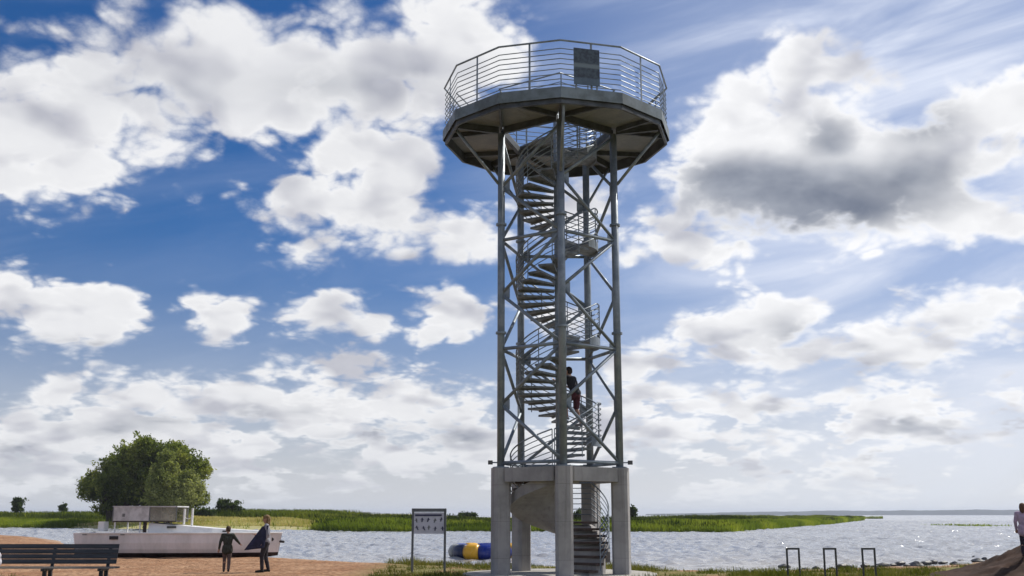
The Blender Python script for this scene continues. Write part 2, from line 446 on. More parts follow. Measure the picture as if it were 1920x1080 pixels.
# cast concrete: pour bands, faint board joints and run-off streaks
def concrete_material():
    m = bpy.data.materials.new('cast_concrete'); m.use_nodes = True
    t = m.node_tree; t.nodes.clear(); N = NT(t)
    co = N.node('ShaderNodeTexCoord').outputs['Object']
    x, y, z = N.sep(co)
    n1 = N.noise(co, 1.8, 5.0, 0.62)
    col = N.mix(N.ramp(n1, 0.35, 0.68), (0.37, 0.355, 0.35), (0.28, 0.27, 0.265))
    streak = N.noise(N.v('MULTIPLY', co, (9, 9, .35)), 1.0, 4.0, 0.6)
    col = N.mix(N.ramp(streak, 0.52, 0.74, 0.0, 0.55), col, (0.17, 0.16, 0.155))
    col = N.mix(N.ramp(N.noise(N.v('MULTIPLY', co, (5, 5, .5)), 2.0, 3.0, 0.6), 0.60, 0.75, 0.0, 0.4), col, (0.47, 0.45, 0.43))
    joint = N.ramp(N.m('ABSOLUTE', N.m('SUBTRACT', N.m('FRACT', N.m('MULTIPLY', z, 1.02)), .5)), 0.0, 0.012, 0.55, 0.0)
    col = N.mix(joint, col, (0.16, 0.155, 0.15))
    pit = N.ramp(N.voronoi(co, 26.0, 0, .5, 'F1'), 0.0, 0.12, 0.6, 0.0)
    col = N.mix(pit, col, (0.14, 0.135, 0.13))
    b = N.node('ShaderNodeBsdfPrincipled')
    N.put(b.inputs['Base Color'], col)
    b.inputs['Roughness'].default_value = 0.85
    b.inputs['Specular IOR Level'].default_value = 0.25
    bn = N.node('ShaderNodeBump'); bn.inputs['Strength'].default_value = 0.5; bn.inputs['Distance'].default_value = 0.012
    N.put(bn.inputs['Height'], N.m('SUBTRACT', N.noise(co, 40, 4, .6), N.m('ADD', pit, joint)))
    t.links.new(bn.outputs[0], b.inputs['Normal'])
    o = N.node('ShaderNodeOutputMaterial'); t.links.new(b.outputs[0], o.inputs[0])
    return m
M['concrete'] = concrete_material()

# beach: reddish sand, worn turf where grass grows
def ground_material():
    m = bpy.data.materials.new('beach_ground'); m.use_nodes = True
    t = m.node_tree; t.nodes.clear(); N = NT(t)
    pos = N.node('ShaderNodeNewGeometry').outputs['Position']
    x, y, z = N.sep(pos)
    n_big = N.noise(pos, 0.55, 5.0, 0.62)
    n_fine = N.noise(pos, 6.0, 5.0, 0.65)
    sand = N.mix(N.ramp(n_big, 0.35, 0.65), (0.345, 0.185, 0.10), (0.48, 0.295, 0.175))
    sand = N.mix(N.ramp(n_fine, 0.35, 0.7, 0.0, 0.9), sand, (0.125, 0.066, 0.036))
    wet = N.ramp(z, -0.24, -0.08, 1.0, 0.0)
    sand = N.mix(N.m('MULTIPLY', wet, 0.35), sand, (0.50, 0.42, 0.34))
    turf = N.mix(N.ramp(n_fine, 0.35, 0.65), (0.115, 0.125, 0.035), (0.24, 0.20, 0.085))
    gx = N.ramp(x, -5.2, -3.2)
    gl = N.m('MULTIPLY', N.ramp(x, -8.8, -10.5), N.ramp(y, 27.5, 26.3))
    gm = N.m('MAXIMUM', gx, gl)
    gm = N.m('MULTIPLY', gm, N.ramp(N.m('ADD', z, N.m('MULTIPLY', N.m('SUBTRACT', n_big, .5), .14)), -0.10, -0.03))
    gm = N.m('MULTIPLY', gm, N.ramp(N.noise(pos, 0.9, 3.0), 0.30, 0.52, 0.25, 1.0))
    col = N.mix(gm, sand, turf)
    b = N.node('ShaderNodeBsdfPrincipled')
    N.put(b.inputs['Base Color'], col)
    b.inputs['Roughness'].default_value = 0.95
    b.inputs['Specular IOR Level'].default_value = 0.1
    bn = N.node('ShaderNodeBump'); bn.inputs['Strength'].default_value = 1.0; bn.inputs['Distance'].default_value = 0.10
    N.put(bn.inputs['Height'], N.noise(pos, 3.2, 5.0, 0.65))
    t.links.new(bn.outputs[0], b.inputs['Normal'])
    o = N.node('ShaderNodeOutputMaterial'); t.links.new(b.outputs[0], o.inputs[0])
    return m
M['ground'] = ground_material()

def water_material():
    m = bpy.data.materials.new('lake_water'); m.use_nodes = True
    t = m.node_tree; t.nodes.clear(); N = NT(t)
    pos = N.node('ShaderNodeNewGeometry').outputs['Position']
    h = N.noise(N.v('MULTIPLY', pos, (0.5, 1.0, 1.0)), 1.1, 3.0, 0.6, dist=0.5)
    h2 = N.noise(N.v('MULTIPLY', pos, (0.40, 1.0, 1.0)), 0.30, 3.0, 0.6, dist=0.6)
    gust = N.ramp(N.noise(N.v('MULTIPLY', pos, (0.25, 1.0, 1.0)), 0.09, 3.0, 0.6), 0.32, 0.68, 0.45, 1.25)
    hh = N.m('MULTIPLY', N.m('ADD', N.m('MULTIPLY', h, 0.45), N.m('MULTIPLY', h2, 1.0)), gust)
    b = N.node('ShaderNodeBsdfPrincipled')
    x, y, z = N.sep(pos)
    shallow = N.mix(N.ramp(y, 36, 60), (0.36, 0.345, 0.33), (0.34, 0.35, 0.37))
    N.put(b.inputs['Base Color'], shallow)
    b.inputs['Roughness'].default_value = 0.13
    b.inputs['IOR'].default_value = 1.33
    bn = N.node('ShaderNodeBump'); bn.inputs['Strength'].default_value = 1.0; bn.inputs['Distance'].default_value = 0.55
    N.put(bn.inputs['Height'], hh)
    t.links.new(bn.outputs[0], b.inputs['Normal'])
    o = N.node('ShaderNodeOutputMaterial'); t.links.new(b.outputs[0], o.inputs[0])
    return m
M['water'] = water_material()
M['mound'] = material('dug_earth', (0.068, 0.038, 0.025), 0.95, 0, 0.4, 1.2, 0.9, 14, second=(0.045, 0.029, 0.022), spec=0.1)
M['bank'] = material('bank_soil', (0.50, 0.44, 0.24), 0.95, 0, 0.3, 0.12, spec=0.1, second=(0.30, 0.30, 0.10))
M['far_shore'] = material('far_forest', (0.045, 0.06, 0.055), 0.95, 0, 0.3, 0.01, spec=0.1)

# ------------------------------------------------------------------ ground, water, far land
def vnoise(x, y, seed=0):
    """cheap smooth value noise on numpy arrays"""
    def h(i, j):
        q = np.sin(i * 127.1 + j * 311.7 + seed * 74.7) * 43758.5453
        return q - np.floor(q)
    i, j = np.floor(x), np.floor(y)
    u, w = x - i, y - j
    u = u * u * (3 - 2 * u); w = w * w * (3 - 2 * w)
    return (h(i, j) * (1 - u) + h(i + 1, j) * u) * (1 - w) + (h(i, j + 1) * (1 - u) + h(i + 1, j + 1) * u) * w

def fbm(x, y, seed=0, o=4):
    r, a, f = 0.0, 0.5, 1.0
    for k in range(o):
        r = r + a * vnoise(x * f, y * f, seed + k); a *= 0.5; f *= 2.03
    return r

def grid_mesh(name, X, Y, Z, mat, parent=None):
    ny, nx = X.shape
    v = np.stack([X, Y, Z], -1).reshape(-1, 3)
    idx = np.arange(nx * ny).reshape(ny, nx)
    f = np.stack([idx[:-1, :-1], idx[:-1, 1:], idx[1:, 1:], idx[1:, :-1]], -1).reshape(-1, 4)
    me = bpy.data.meshes.new(name)
    me.vertices.add(len(v)); me.vertices.foreach_set('co', v.astype(np.float32).ravel())
    me.loops.add(f.size); me.loops.foreach_set('vertex_index', f.astype(np.int32).ravel())
    me.polygons.add(len(f)); me.polygons.foreach_set('loop_start', np.arange(0, f.size, 4, dtype=np.int32))
    me.polygons.foreach_set('use_smooth', np.ones(len(f), dtype=bool))
    me.update(calc_edges=True); me.validate()
    me.materials.append(mat)
    return link(name, me, parent)

SHORE_PX = [(0, 1003), (80, 1009), (150, 1023), (300, 1036), (420, 1042), (527, 1046), (620, 1052), (700, 1057), (800, 1061), (920, 1063), (1050, 1064), (1180, 1069), (1400, 1074), (1500, 1070), (1600, 1066), (1750, 1062), (1850, 1052), (1920, 1034), (2100, 1022)]
sp = sorted((on_level(px, py, WATER).x, on_level(px, py, WATER).y) for px, py in SHORE_PX)
SX = np.array([-400, -120] + [p[0] for p in sp] + [200, 400]); SY = np.array([140, 118] + [p[1] for p in sp] + [75, 75])
MOUND = (16.0, 28.0)
def mound_h(x, y):
    return 1.9 * np.exp(-((x - MOUND[0]) ** 2 / (2 * 2.1 ** 2) + (y - MOUND[1]) ** 2 / (2 * 2.5 ** 2)))
def ground_z(x, y):
    s = np.interp(x, SX, SY) + (fbm(x * .5, y * .5, 3) - .47) * 2.4 - y
    z = np.where(s > 0, WATER - WATER * np.clip(s / 6, 0, 1) ** 0.8, WATER + np.maximum(s * 0.06, -3))
    return z + np.where(s > 0, np.clip(s / 3, 0, 1), 0) * (fbm(x * 1.7, y * 1.7, 9) - .47) * 0.11
xs = np.concatenate([np.linspace(-400, -60, 30, endpoint=False), np.linspace(-60, 40, 330), np.linspace(40, 400, 30)[1:]])
ys = np.concatenate([np.linspace(-400, -10, 30, endpoint=False), np.linspace(-10, 22, 40, endpoint=False), np.linspace(22, 62, 200, endpoint=False), np.linspace(62, 150, 60)])
GX, GY = np.meshgrid(xs, ys)
tag(grid_mesh('beach', GX, GY, ground_z(GX, GY), M['ground']), 'reddish sand beach with patches of worn grass along the water', kind='structure')

# wind waves as real relief, dying down with distance
w_y = [34.0]
while w_y[-1] < 9000:
    w_y.append(w_y[-1] + (0.24 + 0.0022 * max(0, w_y[-1] - 40) if w_y[-1] < 420 else w_y[-1] * .12))
w_y = np.minimum(np.array(w_y), 9000.0)
w_t = np.concatenate([[-1.0, -.8, -.65], np.linspace(-.54, .54, 520), [.65, .8, 1.0]])
WY = np.repeat(w_y[:, None], len(w_t), 1)
WX = w_t[None, :] * w_y[:, None]
WZ = np.zeros_like(WX)
for k in range(16):
    lam = 0.55 * 1.125 ** k
    th_ = R(205) + rng.normal() * .75
    ph = rng.random() * 6.28
    kk = 2 * math.pi / lam
    arg = kk * (WX * math.cos(th_) + WY * math.sin(th_)) + ph + 1.6 * fbm(WX * .13 + k, WY * .13, k, 2)
    WZ += .0175 * lam ** .62 * (1 - np.abs(np.sin(arg / 2))) * 1.9
WZ -= WZ.mean()
WZ *= (.55 + .95 * fbm(WX * .035, WY * .05, 61, 3)) * np.clip((w_y[:, None] - 36) / 10, .35, 1)
WZ *= np.where(WY < 420, 1, 0) * np.clip((430 - WY) / 120, 0, 1)
tag(grid_mesh('lake_water', WX, WY, WATER + WZ, M['water']), 'silvery rippled lake water', kind='structure')

# mound of dug earth at the right edge
mx_ = np.linspace(MOUND[0] - 7, MOUND[0] + 7, 130); my_ = np.linspace(MOUND[1] - 7, MOUND[1] + 7, 130)
MX, MY = np.meshgrid(mx_, my_)
def mound_z(x, y):
    h = mound_h(x, y)
    return h - 0.10 + np.clip(h, 0, .5) * ((fbm(x * 2.2, y * 2.2, 5) - .47) * 0.7 + (fbm(x * 6, y * 6, 6) - .47) * 0.25) + 0 * x
tag(grid_mesh('earth_mound', MX, MY, mound_z(MX, MY), M['mound']), 'dark brown mound of dug earth at the right edge', kind='structure')

# the far bank
BANK_PX = [(-60, 990), (60, 990), (250, 992), (420, 993), (580, 994), (640, 997), (800, 997), (1000, 997), (1180, 998), (1370, 998), (1450, 992), (1500, 988), (1560, 983), (1600, 978.5), (1622, 975.5)]
bp = [on_level(px, py, WATER) for px, py in BANK_PX]
BX = np.array([-400.0, -180.0] + [p.x for p in bp]); BY = np.array([190.0, 165.0] + [p.y for p in bp])
BEND = bp[-1].x
bx = np.concatenate([np.linspace(-400, -100, 40, endpoint=False), np.linspace(-100, BEND, 260)])
bs = np.concatenate([np.linspace(-6, 30, 40, endpoint=False), np.linspace(30, 320, 30)])
BXX, BSS = np.meshgrid(bx, bs)
xl = [at(px, 992, 140).x for px in (40, 592)]
def bank_z(x, s):
    """height of the far bank s metres behind its waterline"""
    rise = np.interp(x, [-400, -90, -45, -10, 60, 120, BEND], [1.9, 1.5, .95, .5, .45, .4, .3])
    z = WATER + np.clip(s, -6, 3) * 0.12 + np.clip((s - 3) / 45, 0, 1) * rise * .9
    beach = np.clip((x - xl[0]) / 5, 0, 1) * np.clip((xl[1] - x) / 6, 0, 1)
    z = z + beach * np.clip((s - 1) / 13, 0, 1) * .75
    return z + np.clip(s / 10, 0, 1) * (fbm(x * .06, s * .06 + 3, 2) - .47) * .7
width = np.interp(BXX, [-400, 60, 110, BEND], [1, 1, .8, .04])
BYY = np.interp(BXX, BX, BY) + (fbm(BXX * .2, BXX * 0 + 2, 8) - .47) * 4 + np.where(BSS > 0, BSS * width, BSS)
tag(grid_mesh('far_bank', BXX, BYY, bank_z(BXX, BSS), M['bank']), 'low grassy bank across the water', kind='structure')

# the distant wooded shore on the horizon
fx = np.linspace(600, 3900, 500)
top = 2.0 + np.interp(fx, [600, 1000, 1400, 3900], [3, 9, 17, 24]) * (0.72 + .5 * fbm(fx * .004, fx * 0, 21) + .22 * fbm(fx * .03, fx * 0, 23))
prof = np.array([[-30, 0.0], [-12, .75], [0, 1.0], [60, .9], [140, 0.0]])
FX = np.repeat(fx[None, :], 5, 0)
FY = 4700 + prof[:, :1] * 1.0 + 120 * np.sin(fx * .0016)[None, :]
FZ = WATER - .5 + prof[:, 1:2] * (top + .5)[None, :]
tag(grid_mesh('far_shore', FX, FY, FZ, M['far_shore']), 'distant wooded shore on the horizon', kind='structure')

# ------------------------------------------------------------------ viewing tower
TX, TY = 1.333, 30.6
tower = thing('viewing_tower', 'tall steel lattice viewing tower with round railed deck and spiral stair on concrete legs', 'tower', (TX, TY, 0))
CR = 1.745                                         # column circle
ROT = 1.5
ang = [R(270 + ROT + 72 * k) for k in range(5)]    # front, right, back right, back left, left
cp = [(CR * math.cos(a), CR * math.sin(a)) for a in ang]
RB = 2.92                                          # top of the concrete base
DECK0, DECK1 = 12.72, 13.0

pad = [(2.7 * math.cos(R(18 * k)), 2.7 * math.sin(R(18 * k))) for k in range(20)]
o = MB().prism(pad, -0.2, 0.06).build('tower_pad', M['pad'])
o.location = (TX, TY, 0)
tag(o, 'pale concrete pad under the tower legs', kind='structure')

# concrete legs and ring beams
leg_me = MB().box((0, 0, RB / 2), (.46, .46, RB), 0, .07).mesh('concrete_leg', M['concrete'])
for k in range(5):
    link('concrete_leg', leg_me, tower, (*cp[k], 0), ang[k])
    a, b = Vector((*cp[k], 0)), Vector((*cp[(k + 1) % 5], 0))
    d = b - a
    L = d.length - .44
    c = (a + b) / 2
    MB().box((0, 0, 0), (L, .34, .38), 0, .03).build('ring_beam', M['concrete'], tower)
    rb = tower.children[-1]
    rb.location = (c.x, c.y, RB - .193); rb.rotation_euler = (0, 0, math.atan2(d.y, d.x))

# steel columns
col_me = MB().tube((0, 0, 0), (0, 0, DECK0 - RB), .105, n=16).mesh('steel_column', M['galv'], True)
for p in col_me.polygons:
    if abs(p.normal.z) > .9: p.use_smooth = False
foot_me = MB().box((0, 0, .015), (.36, .36, .03)).mesh('base_plate', M['galv'])
for k in range(5):
    c_ = link('steel_column', col_me, tower, (*cp[k], RB + .002), ang[k])
    link('base_plate', foot_me, c_, (0, 0, .002))

flange_me = MB().tube((0, 0, -.03), (0, 0, .03), .155, n=18).mesh('splice_flange', M['galv'])
for c_ in [o for o in tower.children if o.name.startswith('steel_column')]:
    for z in (6.72, 9.92):
        link('splice_flange', flange_me, c_, (0, 0, z - RB))
# zigzag bracing: on each face the half-way nodes sit on the first column, the others on the second
lev = [3.06, 4.68, 6.26, 7.85, 9.45, 11.05, 12.62]
def node(k, i, off=0.0):
    return Vector((*cp[k % 5], lev[i]))
for k in range(5):
    for i in range(6):
        p, q = (node(k + 1, i), node(k, i + 1)) if i % 2 == 0 else (node(k, i), node(k + 1, i + 1))
        d = (q - p).normalized()
        MB().tube(p + d * .10, q - d * .10, .048, n=8).build('diagonal_brace', M['galv'], tower, True)
    fd = Vector(cp[(k + 1) % 5]) - Vector(cp[k]); fa = math.atan2(fd.y, fd.x); fd.normalize()
    for i in range(1, 6):
        c_ = Vector(cp[k]) + fd * .19 if i % 2 else Vector(cp[(k + 1) % 5]) - fd * .19
        g_ = MB().box((0, 0, 0), (.22, .014, .30)).build('gusset_plate', M['galv'], tower)
        g_.location = (c_.x, c_.y, lev[i]); g_.rotation_euler = (0, 0, fa)
    for i in (0, 2, 4):
        p, q = node(k, i), node(k + 1, i)
        d = (q - p).normalized()
        MB().tube(p + d * .08, q - d * .08, .050, n=8).build('horizontal_brace', M['galv'], tower, True)

# deck
RO = 3.43
def ov(i, r=RO):
    a = R(270 + 30 * i)
    return Vector((r * math.cos(a), r * math.sin(a)))
def pent_r(a_deg, r=CR):
    t = (a_deg - 270 - ROT) % 72
    return r * math.cos(R(36)) / math.cos(R(t - 36))
deck = bpy.data.objects.new('deck', None); COL.objects.link(deck); deck.parent = tower
for i in range(12):
    a0, a1 = 270 + 30 * i, 270 + 30 * (i + 1)
    inner = [a0]
    for k in range(-1, 12):
        ca_ = 270 + ROT + 72 * k
        if a0 < ca_ < a1: inner.append(ca_)
    inner.append(a1)
    e = .1
    poly = [ov(i, RO - .03), ov(i + 1, RO - .03)] + [Vector((pent_r(t) * math.cos(R(t)), pent_r(t) * math.sin(R(t)))) for t in reversed(inner)]
    c = sum(poly, Vector((0, 0))) / len(poly)
    poly = [p + (c - p).normalized() * .007 for p in poly]
    MB().prism([tuple(p) for p in poly], DECK1 - .09, DECK1).build('floor_panel', M['deck'], deck)
    # fascia along this side
    p, q = ov(i), ov(i + 1)
    d = (q - p); nrm = Vector((d.y, -d.x)).normalized()
    f = [p, q, q - nrm * .012 - d.normalized() * 0, p - nrm * .012]
    MB().prism([tuple(x) for x in f], DECK0, DECK1 + .035).build('fascia', M['fascia'], deck)
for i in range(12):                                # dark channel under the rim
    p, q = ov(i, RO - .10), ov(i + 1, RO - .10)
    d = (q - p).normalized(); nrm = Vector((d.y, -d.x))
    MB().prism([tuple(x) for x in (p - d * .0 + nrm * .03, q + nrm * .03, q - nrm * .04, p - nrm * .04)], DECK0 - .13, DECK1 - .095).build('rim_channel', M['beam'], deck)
def beam(p, q, w, h, ztop, name, parent):
    p, q = Vector((p[0], p[1])), Vector((q[0], q[1]))
    d = q - p
    c = (p + q) / 2
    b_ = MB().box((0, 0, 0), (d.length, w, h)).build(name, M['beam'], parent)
    b_.location = (c.x, c.y, ztop - h / 2); b_.rotation_euler = (0, 0, math.atan2(d.y, d.x))
    return b_
for k in range(5):
    a, b = Vector(cp[k]), Vector(cp[(k + 1) % 5])
    d = (b - a).normalized()
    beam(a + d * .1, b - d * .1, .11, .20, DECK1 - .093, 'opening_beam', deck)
    u = Vector((math.cos(ang[k]), math.sin(ang[k])))
    t = math.degrees(ang[k])
    ro = RO * math.cos(R(15)) / math.cos(R(((t - 270) % 30) - 15)) - .03
    beam(Vector(cp[k]) + u * .1, u * ro, .10, .20, DECK1 - .093, 'radial_beam', deck)
    # two splayed joists to the neighbouring rim corners
    near = sorted(range(12), key=lambda i: (ov(i) - u * RO).length)
    side = [i for i in near if (ov(i) - u * RO).length > .75][:2]
    for i in side:
        tgt = ov(i, RO - .06); st_ = Vector(cp[k]) + (tgt - Vector(cp[k])).normalized() * .16
        beam(st_, tgt, .07, .14, DECK1 - .094, 'splayed_joist', deck)
    # raking strut from the column out to the rim
    p0 = Vector((*cp[k], 11.16)) + Vector((u.x, u.y, 0)) * .09
    p1 = Vector((u.x * (ro - .12), u.y * (ro - .12), DECK0 - .02))
    MB().tube(p0, p1, .045, n=8).build('raking_strut', M['galv'], deck, True)

# deck railing: bars follow the twelve sides, posts stand at the middle of each side
rail = bpy.data.objects.new('deck_railing', None); COL.objects.link(rail); rail.parent = tower
RR = RO - .035
MB().path([(*ov(i, RR), 14.40) for i in range(12)], .028, 8, True).build('top_rail', M['galv'], rail)
for z in np.linspace(13.13, 14.17, 8):
    MB().path([(*ov(i, RR - .03), z) for i in range(12)], .0135, 6, True).build('bar', M['galv'], rail)
for i in range(12):
    m_ = (ov(i, RR) + ov(i + 1, RR)) / 2
    a = math.atan2(m_.y, m_.x)
    b_ = MB().box((0, 0, .72), (.014, .055, 1.64)).build('post', M['galv'], rail)
    b_.location = (m_.x, m_.y, 12.84); b_.rotation_euler = (0, 0, a)
# knee braces on the right-hand end of the railing
for i in (2, 10):
    p = ov(i, RR)
    MB().tube((p.x * .78, p.y * .78, 13.02), (p.x, p.y, 13.55), .018, n=6).build('knee_brace', M['galv'], rail)

# inner guard round the stair opening, open at the back where the stair arrives
guard = bpy.data.objects.new('stair_guard', None); COL.objects.link(guard); guard.parent = tower
tl = sorted([134.0, 198 + ROT, 270 + ROT, 342 + ROT, 414 + ROT, 428.0])
gp = [Vector((pent_r(t, CR + .08) * math.cos(R(t)), pent_r(t, CR + .08) * math.sin(R(t)))) for t in tl]
for z, r_ in ((14.12, .022), (13.84, .012), (13.56, .012), (13.28, .012)):
    MB().path([(p.x, p.y, z) for p in gp], r_, 6).build('bar', M['galv'], guard)
for a, b in zip(gp[:-1], gp[1:]):
    for f in (0.02, .5):
        p = a.lerp(b, f)
        MB().tube((p.x, p.y, DECK1), (p.x, p.y, 14.12), .02, n=6).build('post', M['galv'], guard)

# information panel fixed inside the front of the railing
pm = bpy.data.materials.new('panel_print'); pm.use_nodes = True
pt = pm.node_tree; pt.nodes.clear(); PN = NT(pt)
pc = PN.node('ShaderNodeTexCoord').outputs['Object']
px_, py_, pz_ = PN.sep(pc)
pcol = PN.mix(PN.ramp(PN.noise(pc, 7, 4, .65), .4, .6), (.018, .028, .045), (.05, .075, .095))
pcol = PN.mix(PN.m('MULTIPLY', PN.ramp(pz_, .60, .66), PN.ramp(pz_, .78, .72)), pcol, (.14, .18, .20))
pcol = PN.mix(PN.m('MULTIPLY', PN.ramp(pz_, .36, .30), .6), pcol, (.09, .14, .20))
pb = PN.node('ShaderNodeBsdfPrincipled'); PN.put(pb.inputs['Base Color'], pcol); pb.inputs['Roughness'].default_value = .35
po_ = PN.node('ShaderNodeOutputMaterial'); pt.links.new(pb.outputs[0], po_.inputs[0])
mid = (ov(0, RO + .03) + ov(1, RO + .03)) / 2
pa = math.atan2(mid.y, mid.x)
pan = MB().box((0, 0, .66), (.03, .74, 1.06)).build('information_panel', pm, tower)
pan.location = (mid.x - .15, mid.y - .04, DECK1 + .0); pan.rotation_euler = (0, 0, pa)
for s_ in (-.30, .30):
    MB().box((-.031, s_, .55), (.03, .04, 1.10)).build('panel_leg', M['galv'], pan)

# spiral stair: angle (degrees, counter-clockwise going up) against height
HEL = [(-415, 0.0), (-315, 1.46), (-270, 1.46), (-90, 2.92), (-25, 3.65), (15, 3.65), (335, 6.5), (395, 6.5), (695, 9.35), (755, 9.35), (1055, 12.2), (1115, 12.2), (1190, 13.0)]
def hz_(t):
    return float(np.interp(t, [h[0] for h in HEL], [h[1] for h in HEL]))
stair = bpy.data.objects.new('spiral_stair', None); COL.objects.link(stair); stair.parent = tower
MB().tube((0, 0, 0), (0, 0, 14.1), .085, n=14).build('centre_pole', M['galv'], stair, True)
STEP = 18.75
def wedge(r0, r1, a0, a1, z0, z1, n=4):
    poly = [(r1 * math.cos(R(a0 + (a1 - a0) * k / n)), r1 * math.sin(R(a0 + (a1 - a0) * k / n))) for k in range(n + 1)]
    poly += [(r0 * math.cos(R(a1)), r0 * math.sin(R(a1))), (r0 * math.cos(R(a0)), r0 * math.sin(R(a0)))]
    return MB().prism(poly, z0, z1)
SRO = 1.17
for (a0, z0), (a1, z1) in zip(HEL[:-1], HEL[1:]):
    n = round((z1 - z0) / .178)
    if z1 > z0:
        stp = (a1 - a0) / n
        low_ = z1 < 3
        t_me = (wedge(.085, 1.34, -2.0, stp * 1.05, -.065, 0) if low_ else wedge(.085, SRO, -1.5, stp * 1.16, -.06, 0).add(*(lambda q: (q.v, q.f))(wedge(.10, SRO - .02, -.5, 3.0, -.10, -.061, 1)))).mesh('tread', M['brown'] if low_ else M['galv_dark'])
        for i in range(n):
            z = z0 + (z1 - z0) * (i + 1) / n
            if i == n - 1: continue               # the last rise lands on the landing or the deck
            link('tread', t_me, stair, (0, 0, z), R(a0 + stp * i))
    elif z0 < 2:
        la = wedge(.085, 1.34, -12.5, a1 - a0, -.065, 0, 8).build('landing', M['brown'], stair)
        la.location = (0, 0, z0 + .001); la.rotation_euler = (0, 0, R(a0))
    else:
        la = wedge(.085, SRO + .03, -STEP, a1 - a0, -.06, 0, 10).build('landing', M['galv_dark'], stair)
        la.location = (0, 0, z0 + .001); la.rotation_euler = (0, 0, R(a0))
        kick = [(math.cos(R(t)) * (SRO + .045), math.sin(R(t)) * (SRO + .045)) for t in np.linspace(-STEP, a1 - a0, 12)]
        kin = [(x * .988, y * .988) for x, y in reversed(kick)]
        MB().prism(kick + kin, -.14, .12).build('kick_plate', M['galv'], la)
top_pl = wedge(.085, SRO + .62, 0, 40, -.05, 0, 6).build('landing', M['galv_dark'], stair)
top_pl.location = (0, 0, DECK1 + .004); top_pl.rotation_euler = (0, 0, R(1190 - STEP - 2))

# concrete helical slab under the lower flight and the plinth below its first steps
n = 64
ts = np.linspace(-365, -70, n)
sv, sf = [], []
for t in ts:
    z = hz_(t) - .02
    if z > 2.84: z = 2.84
    for r_, dz in ((.10, -.07), (1.40, -.07), (1.40, -.36), (.10, -.36)):
        sv.append((r_ * math.cos(R(t)), r_ * math.sin(R(t)), z + dz))
for k in range(n - 1):
    for j in range(4):
        sf.append((4 * k + j, 4 * k + (j + 1) % 4, 4 * k + 4 + (j + 1) % 4, 4 * k + 4 + j))
sf += [(3, 2, 1, 0), tuple(range(4 * n - 4, 4 * n))]
MB().add(sv, sf).build('stair_slab', M['concrete'], stair)
for i in range(4):
    a0 = -415 + 12.5 * i
    h = .1825 * (i + 1) - .07
    if h > .08:
        wedge(.10, 1.27, a0 + .1, a0 + 12.4, .05, h).build('plinth_block', M['concrete'], stair)

def helix(t0, t1, r, dz, step=6):
    m_ = max(2, int(abs(t1 - t0) / step))
    return [(r * math.cos(R(t)), r * math.sin(R(t)), hz_(t) + dz) for t in np.linspace(t0, t1, m_)]
SECT = [(-400, -100, 1.38), (-98, 14, 1.21), (16, 394, 1.21), (396, 754, 1.21), (756, 1150, 1.21)]
for t0, t1, r_ in SECT:
    for dz, rad in ((1.10, .021), (.95, .0135), (.80, .0135), (.65, .0135), (.50, .0135), (.35, .0135), (.20, .0135)):
        MB().path(helix(t0, t1, r_, dz), rad, 6).build('hand_rail' if dz > 1 else 'guard_bar', M['galv'], stair)
    t = t0
    while t <= t1:
        z = hz_(t)
        MB().tube((r_ * math.cos(R(t)), r_ * math.sin(R(t)), z - .05), (r_ * math.cos(R(t)), r_ * math.sin(R(t)), z + 1.1), .016, n=6).build('guard_post', M['galv'], stair)
        t += 37.5

# floodlights on short arms at the foot of the side columns
for k, sgn in ((1, 1), (4, -1)):
    fl = bpy.data.objects.new('floodlight', None); COL.objects.link(fl); fl.parent = tower
    fl.location = (*cp[k], 3.07)
    MB().tube((sgn * .09, 0, 0), (sgn * .24, -.03, 0), .018, n=6).build('arm', M['galv'], fl)
    MB().box((sgn * .29, -.03, .0), (.13, .10, .11), 0, .02).build('lamp_housing', M['black'], fl)
    MB().box((sgn * .29, -.086, .0), (.10, .01, .085)).build('lamp_glass', M['glass'], fl)

# ------------------------------------------------------------------ boat drawn up on the sand
BD = 44.0
b0, b1 = at(163, 1045, BD), at(518, 1045, BD)
BL = b1.x - b0.x
boat = thing('boat', 'white cabin boat with dark bottom lying on the sand by the water', 'boat', (b0.x, BD, -.02), R(1.5))
def bz(py):                                        # height shown at a photograph row at the boat's distance
    return at(300, py, BD).z + .02
def bxp(px):
    return at(px, 1000, BD).x - b0.x
SHEER = bz(1000)
st_n = 25
def half_beam(f):
    return np.interp(f, [0, .06, .3, .6, .82, .94, 1], [.86, .98, 1.2, 1.18, .82, .40, .03])
def hull_section(f, dz=0.0):
    b = half_beam(f)
    sh_ = SHEER + np.interp(f, [0, .3, 1], [.03, 0, -.02]) + dz
    bot = np.interp(f, [0, .05, .9, 1], [.12, .0, 0.0, .10])
    return [(b, sh_), (b * 1.0, .62 * sh_), (b * .96, .34), (b * .90, .20), (b * .66, bot + .04), (b * .12, bot - .03)]
hv, hf, dv, df = [], [], [], []
for i in range(st_n):
    f = i / (st_n - 1)
    x = f * BL + (-.12 if i == 0 else 0)
    s_ = hull_section(f)
    row = [(x + (.16 * z if i == st_n - 1 else 0) - (.18 * (z / SHEER) if i == 0 else 0), -y, z) for y, z in s_] + [(x + (.16 * z if i == st_n - 1 else 0) - (.18 * (z / SHEER) if i == 0 else 0), y, z) for y, z in reversed(s_)]
    hv += row
K = 12
for i in range(st_n - 1):
    for j in range(K - 1):
        hf.append((i * K + j, (i + 1) * K + j, (i + 1) * K + j + 1, i * K + j + 1))
side = [f for f in hf if (f[0] % K) not in (3, 4, 5, 6, 7)]
bott = [f for f in hf if (f[0] % K) in (3, 4, 5, 6, 7)]
def sub(vv, ff):
    used = sorted({i for f in ff for i in f}); mp = {u: n_ for n_, u in enumerate(used)}
    return [vv[u] for u in used], [tuple(mp[i] for i in f) for f in ff]
